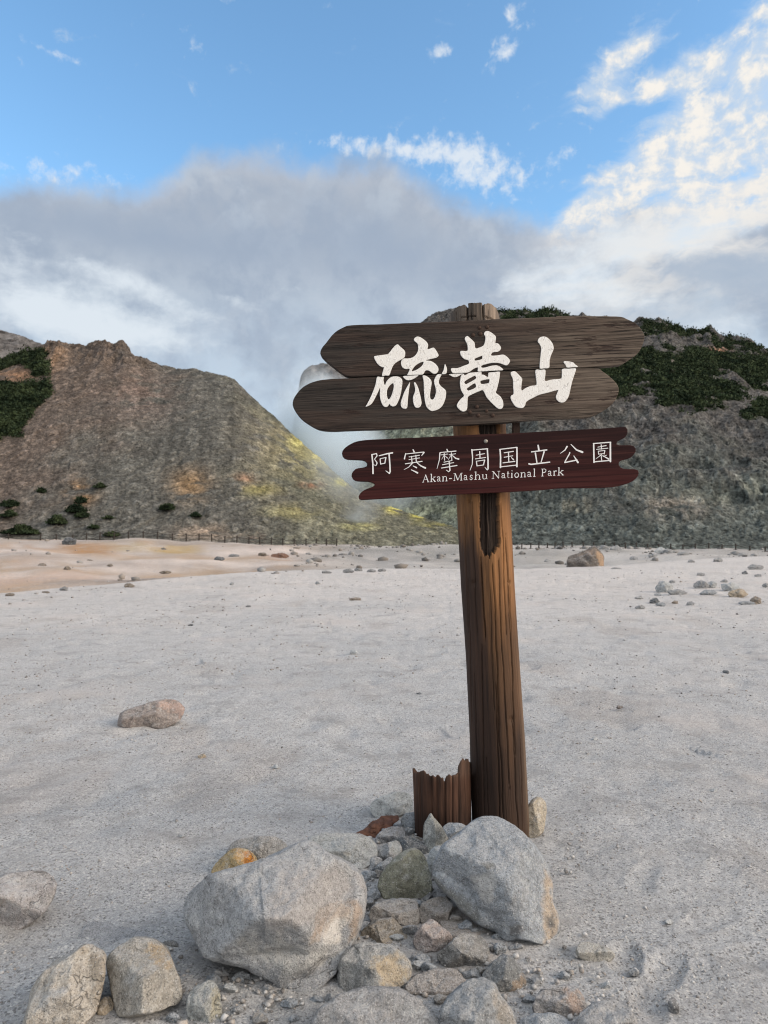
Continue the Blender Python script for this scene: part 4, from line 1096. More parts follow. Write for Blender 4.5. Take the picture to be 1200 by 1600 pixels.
# ---- the post: a leaning, split log
def build_post():
    nz, nt = 560, 300
    edge_y = [466, 500, 772, 921, 1040, 1162, 1268, 1306, 1340]
    eL = [701.5, 701.5, 713, 720.7, 729, 734.8, 737.5, 739, 740]
    eR = [780, 780, 796, 803.7, 811, 819, 824, 826, 828]
    pys = np.linspace(472, 1336, nz)
    L = np.interp(pys, edge_y, eL); Rr = np.interp(pys, edge_y, eR)
    cx = (L + Rr) / 2; rad = (Rr - L) / 2 / F * YP
    cen = at_depth(cx, pys, YP)
    cen[:, 2] = at_depth(cx, pys, YP - 0.13)[:, 2]
    th = np.linspace(-math.pi, math.pi, nt, endpoint=False)      # 0 faces the camera
    TH, PY = np.meshgrid(th, pys)
    CX = cx[:, None]
    pxs = CX + np.sin(TH) * (Rr - L)[:, None] / 2
    pxs = 600 + (pxs - 600) * YP / (YP - 0.135 * np.maximum(np.cos(TH), 0))
    front = np.cos(TH) > -0.15
    # relief: flutes along the grain, splits, the rotten hollow
    r = 1 + 0.010 * fbm(np.sin(TH) * 3 + 5, np.cos(TH) * 3, PY / 320, 3, 501) + 0.004 * fbm(np.sin(TH) * 14, np.cos(TH) * 14, PY / 400, 3, 502)
    r = r + 0.0035 * fbm(np.sin(TH) * 45, np.cos(TH) * 45, PY / 250, 2, 503)
    R0 = 0.135
    depth = np.zeros_like(r)
    rng = np.random.default_rng(12)
    def split(x0, y0, x1, y1, wpx, dep):
        q = np.clip((PY - y0) / (y1 - y0), 0, 1)
        xs = x0 + (x1 - x0) * q + 1.3 * fbm(PY / 50, x0, 0.5, 3, int(x0) + int(y0))
        wid = wpx * np.clip(np.minimum(PY - y0, y1 - PY) / 25.0, 0, 1)
        d = np.abs(pxs - xs) / np.maximum(wid * 0.72, 1e-3)
        return np.where((PY > y0) & (PY < y1) & front, dep * (0.55 if y0 > 600 else 1.0) * np.exp(-d ** 2 * 1.5), 0)
    for a in ((751, 868, 760, 1010, 1.6, .030), (753, 1000, 757, 1300, 1.2, .022), (770, 870, 786, 1290, 1.3, .022), (778, 860, 796, 1240, 1.1, .018), (738, 780, 745, 1000, 1.0, .014), (783, 775, 792, 1000, 1.0, .016),
              (790, 830, 806, 1190, 1.1, .018), (765, 900, 772, 1120, 0.9, .014), (742, 1050, 748, 1300, 1.0, .014), (775, 1060, 782, 1306, 1.3, .022), (800, 1120, 808, 1306, 1.1, .016), (726, 800, 733, 1000, 0.9, .012),
              (796, 900, 800, 1050, 0.9, .014), (760, 1180, 764, 1306, 1.0, .016), (812, 1150, 817, 1306, 0.9, .012), (732, 900, 738, 1150, 0.9, .012),
              (729, 440, 730, 640, 1.8, .045), (755.6, 440, 756, 640, 1.8, .045), (745.5, 488, 746, 640, 1.0, .02), (770, 486, 770.5, 640, 0.8, .02), (712, 474, 712, 640, 0.8, .012), (738, 472, 738, 640, 0.7, .012), (763, 470, 764, 640, 0.7, .012), (720, 470, 721, 640, 0.7, .010)):
        depth += split(*a)
    # saw kerfs near the top
    depth += np.where((np.abs(PY - 493.3) < 0.9) & (pxs > 720) & (pxs < 744) & front, 0.012, 0)
    depth += np.where((np.abs(PY - 494.5 - (pxs - 762) * 0.25) < 0.9) & (pxs > 757) & (pxs < 772) & front, 0.012, 0)
    # hollow: a torn strip rotted away below the red plate
    bot = np.interp(pxs, [748, 751, 754, 758, 762, 765, 769, 773, 777, 780, 784], [840, 858, 862, 870, 866, 872, 862, 866, 855, 855, 845]) + 3 * vnoise(pxs / 1.7, 0.5, 0.5, 7)
    xl = 749 + 1.5 * fbm(PY / 18, 0.3, 0.1, 3, 8); xr = 781 + 1.5 * fbm(PY / 14, 0.8, 0.1, 3, 9)
    hol = (PY < bot) & (PY > 660) & (pxs > xl) & (pxs < xr) & front
    inner = 0.030 + 0.010 * fbm(pxs / 3, PY / 60, 0.2, 3, 10) - 0.012 * np.exp(-((pxs - 768) / 4) ** 2)
    depth = np.where(hol, np.maximum(depth, inner), depth)
    knots = [(740, 912, 3.5), (796, 911, 2.5), (800, 1125, 4), (733, 782, 3)]
    for kx, ky, kr in knots:
        depth += np.where(front, 0.010 * np.exp(-(((pxs - kx) / kr) ** 2 + ((PY - ky) / (kr * 1.2)) ** 2)), 0)
    rr = rad[:, None] * r - depth
    X = cen[:, 0][:, None] + rr * np.sin(TH)
    Yy = YP - rr * np.cos(TH)
    # worn, chamfered top: the profile seen from the front
    tp = np.interp(pxs, [700, 702, 705, 717, 726, 728, 731, 740, 754, 756, 765, 776, 780], [488, 486, 479, 474.5, 473.5, 478, 472.5, 472.5, 472.5, 475, 471.5, 476, 485]) + 0.8 * vnoise(pxs / 2.0, 0.2, 0.3, 14) 
    PYe = np.maximum(PY, np.where(front, tp, tp + 4))
    Zz = np.interp(PYe, pys, cen[:, 2])
    V = np.stack([X, Yy, Zz], -1)
    V = V.reshape(-1, 3)
    f = grid_faces(nz, nt, True)
    # cap
    capn = 12
    ring = V[:nt]
    c0 = ring.mean(0) + np.array([0, 0, 0.004])
    extra = []
    for k in range(1, capn):
        q = k / capn
        e = ring * (1 - q) + c0 * q
        e[:, 2] += 0.004 * fbm(e[:, 0] * 60, e[:, 1] * 60, 0.3, 3, 15)
        extra.append(e)
    nb = len(V)
    V = np.vstack([V] + extra)
    fc = []
    prev = np.arange(nt)
    for k in range(capn - 1):
        cur = nb + k * nt + np.arange(nt)
        fc.append(np.stack([prev, np.roll(prev, -1), np.roll(cur, -1), cur], -1)[:, ::-1])
        prev = cur
    f = np.vstack([f] + fc)
    V2 = V - ROOT
    me = mesh_from('post', V2, np.ascontiguousarray(f[:, ::-1]))
    # wood colours: grey at the exposed top, orange below the plates, shade painted into the left half and a darker foot
    PX = np.r_[pxs.ravel(), np.full(len(V) - nb, 740.0)]; PYv = np.r_[PY.ravel(), np.full(len(V) - nb, 474.0)]
    g = fbm(PX / 6, PYv / 120, 0.2, 4, 521); g2 = fbm(PX / 16, PYv / 90, 0.7, 4, 522)
    orange = np.array([0.185, 0.088, 0.034]); brown = np.array([0.072, 0.037, 0.018]); dark = np.array([0.024, 0.013, 0.009]); grey = np.array([0.125, 0.098, 0.078])
    u = sm(PYv + 60 * g2, 830, 1040)[:, None]
    c = orange * (1 - u) + brown * u
    side = sm(PX - (748 + (PYv - 770) * 0.06) + 6 * g, -8, 8)[:, None]         # left half darkened: its shaded side put into the colour
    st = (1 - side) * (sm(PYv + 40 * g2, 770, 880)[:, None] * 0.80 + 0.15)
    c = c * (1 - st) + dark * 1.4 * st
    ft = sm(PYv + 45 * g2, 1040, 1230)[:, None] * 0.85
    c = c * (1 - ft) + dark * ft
    rt = sm(PX - (796 + (PYv - 770) * 0.05), -4, 8)[:, None] * 0.55 * sm(PYv, 900, 1100)[:, None]  # paler right edge: light from the right put into the colour
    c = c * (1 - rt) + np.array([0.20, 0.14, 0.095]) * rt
    c = c * (1 + 0.18 * g)[:, None]
    tpk = (1 - sm(PYv, 505, 540))[:, None]
    gr = grey * (1 + 0.45 * g)[:, None] * (0.8 + 0.5 * sm(PX, 745, 778))[:, None]
    c = c * (1 - tpk) + gr * tpk
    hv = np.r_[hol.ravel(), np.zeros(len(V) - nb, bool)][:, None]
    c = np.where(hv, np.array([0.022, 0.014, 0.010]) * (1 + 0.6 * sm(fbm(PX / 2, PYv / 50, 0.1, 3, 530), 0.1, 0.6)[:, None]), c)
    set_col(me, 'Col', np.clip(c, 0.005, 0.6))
    link('post', me, M_post, sign)
build_post()

# ------------------------------------------------------------------ the rotten stump of an older post
def build_stump():
    nt, nz = 220, 90
    Yc = 3.60
    cx, hw = 690.5, 45.0
    top = [(645, 1209), (650, 1207), (655, 1203), (661.7, 1202), (664, 1206), (667, 1209), (672.5, 1211), (678, 1209.5), (683, 1210), (688, 1213), (691, 1217), (692.5, 1214), (694, 1211), (700, 1208.5), (705, 1209), (709, 1208), (713, 1205), (715, 1203), (715.6, 1192), (718, 1187), (721, 1183), (725, 1184), (729, 1187), (733, 1196), (736, 1212)]
    th = np.linspace(-math.pi, math.pi, nt, endpoint=False)
    s_ = np.sin(th); fr = np.cos(th) > 0
    pxt = cx + hw * s_
    tpy = np.interp(pxt, [p[0] for p in top], [p[1] for p in top]) + 1.8 * vnoise(pxt / 1.3, 0.4, 0.2, 17) + 1.4 * vnoise(pxt / 3.1, 0.1, 0.9, 18)
    cracks = np.zeros(nt)
    for xc, dp in ((655, .006), (672, .010), (691.5, .014), (703, .008), (713, .009), (722, .006), (680, .006)):
        cracks += np.where(fr, dp * np.exp(-((pxt - xc) / 1.2) ** 2), 0)
    hw_m = hw / F * Yc
    X0 = float(at_depth(cx, 1200, Yc)[0])
    zt = np.where(fr, at_depth(pxt, tpy, Yc - 0.10 * np.cos(th))[:, 2], 0)
    back = 0.10 + 0.06 * vnoise(s_ * 6, 0.3, 0.2, 9)
    edge_l = sm(-s_, 0.75, 1.0); edge_r = sm(s_, 0.55, 1.0)
    zb_ = back + (at_depth(cx, 1212, Yc)[2] - 0.12) * edge_l + (at_depth(cx, 1188, Yc)[2] - 0.10) * edge_r
    zt = np.where(fr, zt, zb_)
    z0 = -0.08
    rows = []
    for k in range(nz):
        q = k / (nz - 1)
        z = z0 + (zt - z0) * q
        lean = 0.012 * q
        taper = 1.0 - 0.10 * (1 - q) * (s_ < 0)
        ro = hw_m * (1 + 0.02 * fbm(s_ * 8, np.cos(th) * 8, z * 2, 3, 601) + 0.01 * fbm(s_ * 30, np.cos(th) * 30, z, 2, 602)) * taper - cracks
        rows.append(np.stack([X0 + ro * s_ + lean * 0, Yc - ro * np.cos(th) * 0.95, z], -1))
    inn = []
    for k in range(nz // 3):
        q = 1 - k / (nz / 3 - 1)
        wall = 0.026 + 0.02 * (1 - q) + 0.006 * fbm(s_ * 7, np.cos(th) * 7, q, 2, 603)
        z = z0 + (zt - z0) * q - 0.012 * (k > 0)
        ro = hw_m - np.where(k == 0, 0.010, wall)
        inn.append(np.stack([X0 + ro * s_, Yc - ro * np.cos(th) * 0.95, z], -1))
    V = np.vstack(rows + inn)
    V[:, 2] += 0.004 * fbm(V[:, 0] * 90, V[:, 1] * 90, V[:, 2] * 10, 2, 604)
    nr = len(rows) + len(inn)
    base = np.array([X0, Yc, 0.0])
    me = mesh_from('post_stump', V - base, np.ascontiguousarray(grid_faces(nr, nt, True)[:, ::-1]))
    g = fbm(V[:, 0] * 60, V[:, 1] * 60, V[:, 2] * 6, 3, 605)
    lo_ = sm(V[:, 2], 0.05, 0.22)[:, None]
    c = np.array([0.026, 0.013, 0.009]) * (1 - lo_) + np.array([0.060, 0.029, 0.018]) * lo_
    tip = sm(V[:, 2], 0.27, 0.33)[:, None]
    c = c * (1 - tip) + np.array([0.075, 0.043, 0.030]) * tip
    c = c * (1 + 0.4 * g)[:, None]
    set_col(me, 'Col', np.clip(c, 0.005, 0.5))
    o = link('post_stump', me, M_post)
    o.location = base
    tag(o, 'dark rotten stump of an older post with a jagged hollow top beside the signpost', 'stump')
build_stump()
# ------------------------------------------------------------------ rocks
def rock_material():
    m, t, b = material('rock')
    oi = t.new('ShaderNodeObjectInfo')
    O = t.coord('Object')
    P = t.new('ShaderNodeVectorMath', operation='ADD')
    t.put(P.inputs[0], O)
    t.put(P.inputs[1], t.comb(t.mul(oi.outputs['Random'], 37.0), t.mul(oi.outputs['Random'], 11.0), 0))
    p = P.outputs[0]
    base = oi.outputs['Color']
    st = t.new('ShaderNodeAttribute', attribute_name='StainLight')
    n1 = t.noise(p, 9, 5, 0.6)
    n2 = t.noise(p, 45, 5, 0.7)
    n3 = t.noise(p, 190, 3, 0.7)
    c = t.mix(t.sstep(n1, 0.48, 0.70, 0, 0.12), base, (0.29, 0.245, 0.20, 1))      # earthy blotches
    c = t.mix(t.sstep(t.noise(p, 16, 5, 0.65), 0.52, 0.70, 0, 0.45), c, (0.46, 0.46, 0.45, 1))   # paler crust
    sp = t.add(t.rng(n2, 0.3, 0.7, 0.66, 1.34), t.mul(t.sub(n3, 0.5), 1.25))
    c = t.mix(1.0, c, t.comb(sp, sp, sp), 'MULTIPLY')
    c = t.mix(t.mul(st.outputs['Alpha'], t.sstep(n2, 0.25, 0.5, 0.6, 1.0)), c, t.mix(0.35, st.outputs['Color'], t.mix(1.0, st.outputs['Color'], t.comb(sp, sp, sp), 'MULTIPLY')))
    vr = t.sep(t.voro(p, 300, 'F1', 'Color'))[0]
    c = t.mix(t.mul(t.sstep(vr, 0.90, 0.94), 0.55), c, (0.09, 0.085, 0.08, 1))
    c = t.mix(t.mul(t.sstep(vr, 0.07, 0.04), 0.5), c, (0.55, 0.54, 0.52, 1))
    pit = t.sstep(t.voro(p, 60, 'F1', 'Distance'), 0.16, 0.05)
    pit = t.mul(pit, t.sstep(n1, 0.5, 0.6))
    c = t.mix(t.mul(pit, 0.5), c, (0.10, 0.09, 0.08, 1))
    # hairline fractures
    fr_ = t.noise(t.mapping(p, scale=(1, 1, 1.4)), 7.5, 3, 0.55, 0.6)
    crk = t.mul(t.sstep(t.m('ABSOLUTE', t.sub(fr_, 0.5)), 0.012, 0.003), t.sstep(t.noise(p, 5, 3, 0.6), 0.56, 0.66))
    c = t.mix(t.mul(crk, 0.45), c, (0.08, 0.075, 0.07, 1))
    # sand dust lying on upward faces
    nz = t.sep(t.new('ShaderNodeNewGeometry').outputs['Normal'])[2]
    dust = t.mul(t.sstep(t.add(nz, t.mul(t.sub(n1, 0.5), 0.6)), 0.72, 1.0), t.sstep(n3, 0.40, 0.56))
    c = t.mix(t.mul(dust, 0.40), c, (0.43, 0.42, 0.41, 1))
    t.put(b.inputs['Base Color'], c)
    b.inputs['Roughness'].default_value = 0.92
    b.inputs['Specular IOR Level'].default_value = 0.12
    h = t.sub(t.add(t.mul(n2, 1.3), t.add(t.mul(n3, 0.7), t.mul(n1, 1.0))), t.add(t.mul(pit, 0.8), t.mul(crk, 1.0)))
    t.put(b.inputs['Normal'], t.bump(h, 1.0, 0.010))
    return m
M_rock = rock_material()
GREY = (0.275, 0.28, 0.285); BLUE = (0.265, 0.285, 0.305); PALE = (0.40, 0.415, 0.42); OLIVE = (0.265, 0.26, 0.20); SLATE = (0.10, 0.11, 0.12)
TAN = (0.36, 0.30, 0.225); BROWN = (0.235, 0.195, 0.155); PINK = (0.33, 0.275, 0.25); RED = (0.23, 0.185, 0.165)

def rock(name, label, outline, col, res=(120, 64), bulge=0.5, tilt=0.55, p=2.3, seed=0, rough=0.05, ang=6, facets=None, stains_and_light=(), group=None, cat='rock', Y0=None, mat=None, centre=None, back=0.6, sink=3.0, lump=1.0):
    """A whole rock whose outline from the photo's side is the traced one: a curved rim that leans back from the ground
    line, a front bulged towards the viewer and cut by facets, and a rounded back half."""
    o_ = np.asarray(outline, float)
    ntheta, nphi = res
    rim = resample(crom(o_, 6), ntheta)
    c0 = o_.mean(0) if centre is None else np.asarray(centre, float)
    if centre is None:
        a = 0.5 * (rim[:, 0] * np.roll(rim[:, 1], -1) - np.roll(rim[:, 0], -1) * rim[:, 1])
        A = a.sum()
        c0 = np.array([((rim[:, 0] + np.roll(rim[:, 0], -1)) * a).sum() * 2 / (6 * A), ((rim[:, 1] + np.roll(rim[:, 1], -1)) * a).sum() * 2 / (6 * A)])
    W_ = np.ptp(rim[:, 0]); Hh = np.ptp(rim[:, 1]); pyb = rim[:, 1].max()
    Yb_ = Y0 if Y0 is not None else hit(c0[0], pyb - sink)
    mpp = Yb_ / F
    size = min(W_, Hh * 1.2) * mpp
    phi = np.linspace(0, math.pi, nphi)
    ph = 0.5 * (phi + (phi - 0.5 * np.sin(2 * phi) * -0.35))        # a few more rings at the rim
    rho = np.clip(np.sin(phi), 0, 1) ** 0.9
    front = (phi <= math.pi / 2)
    PXY = c0 + rho[:, None, None] * (rim - c0)[None]
    px, py = PXY[..., 0], PXY[..., 1]
    prof = (1 - rho ** p).clip(0) ** (1 / p)
    B = np.where(front, bulge, -back)[:, None] * prof[:, None] * np.ones(ntheta)
    rng = np.random.default_rng(seed + 1000)
    un = (px - c0[0]) / (W_ / 2); vn = (py - c0[1]) / (Hh / 2)
    fl = list(facets) if facets is not None else []
    if facets is None:
        for k in range(ang):
            an = rng.uniform(0, 2 * math.pi)
            sl = rng.uniform(0.35, 0.95)
            fl.append((rng.uniform(0.55, 0.84), sl * math.cos(an), sl * math.sin(an)))
    kk = 0.028
    for (h0, gx, gy) in fl:
        pl = bulge * (h0 - gx * un - gy * vn)
        soft = -kk * bulge * np.log(np.exp(-np.clip(B / (kk * bulge), -60, 60)) + np.exp(-np.clip(pl / (kk * bulge), -60, 60)))
        B = np.where(front[:, None], np.maximum(soft, 0.24 * B), B)
    Yp = Yb_ + (pyb - py) * mpp * tilt
    Y = Yp - B * size
    P = at_depth(px, py, Y)
    cen = at_depth(c0[0], c0[1], Yb_ + (pyb - c0[1]) * mpp * tilt)
    d = P - cen
    ln = np.linalg.norm(d, axis=-1, keepdims=True) + 1e-9
    q = P / size
    s1 = seed * 3 + 7
    disp = 0.55 * lump * fbm(q[..., 0] * 2.2, q[..., 1] * 2.2, q[..., 2] * 2.2, 3, s1) + 0.55 * fbm(q[..., 0] * 6, q[..., 1] * 6, q[..., 2] * 6, 4, s1 + 5, 0.55)
    rd = fbm(q[..., 0] * 3.4, q[..., 1] * 3.4, q[..., 2] * 3.4, 3, s1 + 9, 0.5, True)
    wc, wi = worley(q[..., 0] * 3.1 + 0.7 * q[..., 1], q[..., 2] * 3.1 - 0.6 * q[..., 1], s1 + 11)
    disp = disp + 0.35 * rd + 0.9 * (wi - 0.5) * sm(wc, 0.62, 0.30)
    wr = np.where(front, 1 - 0.35 * rho ** 6, 1 - 0.35 * rho ** 6)[:, None, None]
    P = P + d / ln * (disp[..., None] * rough * size * wr)
    # poles: one vertex each
    V = P.reshape(-1, 3)
    nr = nphi
    f = grid_faces(nr, ntheta, True)
    base = np.array([cen[0], cen[1], min(float(V[:, 2].min()) + 0.0, 0.0) * 0 + float(ground_z(np.array([cen[0]]), np.array([cen[1]]))[0])])
    me = mesh_from(name, V - base, f)
    bm = bmesh.new(); bm.from_mesh(me)
    bmesh.ops.remove_doubles(bm, verts=bm.verts, dist=size * 0.0008)
    bmesh.ops.recalc_face_normals(bm, faces=bm.faces)
    bm.to_mesh(me); bm.free()
    me.polygons.foreach_set('use_smooth', np.ones(len(me.polygons), bool))
    n = len(me.vertices)
    co = np.zeros(n * 3); me.vertices.foreach_get('co', co); co = co.reshape(-1, 3) + base
    ipx, ipy = project(co)
    fr = co[:, 1] < Yb_ + (pyb - ipy) * mpp * tilt + 0.02 * size
    scol = np.zeros((n, 3)); sa = np.zeros(n)
    nz = fbm(co[:, 0] / size * 9, co[:, 1] / size * 9, co[:, 2] / size * 9, 4, s1 + 3)
    for poly, colr, amt, soft in stains_and_light:  # mineral patches, plus warm sunlight put into some right sides
        dd = polydist(ipx, ipy, poly) + nz * soft * 1.3
        w_ = sm(dd, -soft, soft) * amt * fr
        scol = scol * (1 - w_[:, None]) + np.array(colr) * w_[:, None]
        scol = np.where((sa[:, None] < 0.01) & (w_[:, None] > 0), np.array(colr), scol)
        sa = np.maximum(sa, w_)
    set_col(me, 'StainLight', scol, sa)
    o = link(name, me, mat or M_rock)
    o.location = base
    v = 1 + 0.06 * (rng.random() - 0.5)
    o.color = (col[0] * v, col[1] * v, col[2] * v, 1)
    tag(o, label, cat, group)
    return o

PILE = 'rocks heaped at the foot of the signpost'
# the two boulders
rock('boulder', 'largest grey boulder of the heap with a white chipped scar on its right face',
     [(291, 1439), (292, 1412), (303, 1390), (320, 1375), (344, 1363), (387, 1352), (424, 1340), (450, 1328), (472, 1318), (488, 1317), (509, 1331), (536, 1345), (558, 1360), (568, 1375), (574, 1393), (572, 1423), (563, 1455), (552, 1479), (531, 1501), (520, 1519), (501, 1533), (483, 1551), (469, 1555), (445, 1548), (429, 1534), (405, 1526), (373, 1514), (344, 1508), (320, 1496), (308, 1475), (299, 1456)],
     (0.315, 0.32, 0.325), (300, 150), 0.62, 0.60, 2.4, 2, 0.030, 0,
     facets=[(0.62, -0.05, 0.42 * -1.0), (0.60, 0.05, 0.95), (0.66, 0.82, 0.18), (0.78, -0.75, 0.15), (0.70, 0.55, 0.75)],
     stains_and_light=[([(533, 1412), (549, 1418), (547, 1433), (537, 1450), (539, 1472), (525, 1480), (504, 1474), (503, 1463), (515, 1440)], (0.56, 0.53, 0.49), 0.9, 4),
             ([(380, 1470), (470, 1478), (520, 1478), (512, 1510), (470, 1530), (420, 1512), (370, 1492)], (0.42, 0.41, 0.385), 0.7, 9),
             ([(512, 1420), (560, 1400), (572, 1420), (558, 1465), (540, 1480), (548, 1430), (520, 1430), (500, 1470), (480, 1480)], (0.36, 0.25, 0.16), 0.6, 6),  # warm right edge: low sunlight put into the colour
             ([(430, 1506), (472, 1502), (462, 1528), (440, 1528)], (0.40, 0.40, 0.38), 0.6, 4),
             ([(440, 1362), (530, 1348), (566, 1385), (545, 1410), (470, 1450), (420, 1440)], (0.35, 0.315, 0.29), 0.5, 14)], centre=(437, 1436))
rock('boulder', 'big blue grey boulder leaning against the front of the signpost',
     [(677, 1368), (683, 1345), (693, 1323), (709, 1308), (727, 1292), (744, 1281), (761, 1276), (779, 1276), (800, 1285), (820, 1302), (835, 1320), (848, 1341), (855, 1361), (861, 1378), (862, 1400), (870, 1426), (872, 1447), (865, 1462), (855, 1473), (841, 1471), (813, 1466), (790, 1467), (779, 1461), (761, 1453), (744, 1443), (724, 1427), (705, 1407), (688, 1390)],
     (0.29, 0.31, 0.33), (260, 130), 0.50, 0.62, 2.5, 5, 0.032, 0,
     facets=[(0.72, -0.05, -0.55), (0.62, -0.62, 0.62), (0.66, 0.10, 0.38), (0.86, 0.95, 0.05)],
     stains_and_light=[([(738, 1372), (765, 1366), (774, 1378), (766, 1405), (752, 1404), (740, 1390)], (0.50, 0.48, 0.45), 0.75, 5),
             ([(849, 1350), (862, 1380), (862, 1405), (874, 1440), (866, 1474), (850, 1474), (853, 1420), (848, 1380)], (0.42, 0.335, 0.25), 0.85, 4),  # right rim tinted warm, sunlight painted in
             ([(855, 1434), (864, 1430), (866, 1446), (857, 1450)], (0.10, 0.095, 0.09), 0.8, 3),
             ([(755, 1350), (772, 1346), (776, 1354), (762, 1358)], (0.13, 0.12, 0.09), 0.7, 3),
             ([(676, 1368), (700, 1384), (740, 1408), (752, 1440), (720, 1422), (690, 1394)], (0.19, 0.18, 0.15), 0.6, 5),
             ([(795, 1448), (815, 1446), (812, 1460), (798, 1460)], (0.12, 0.11, 0.10), 0.7, 4)])
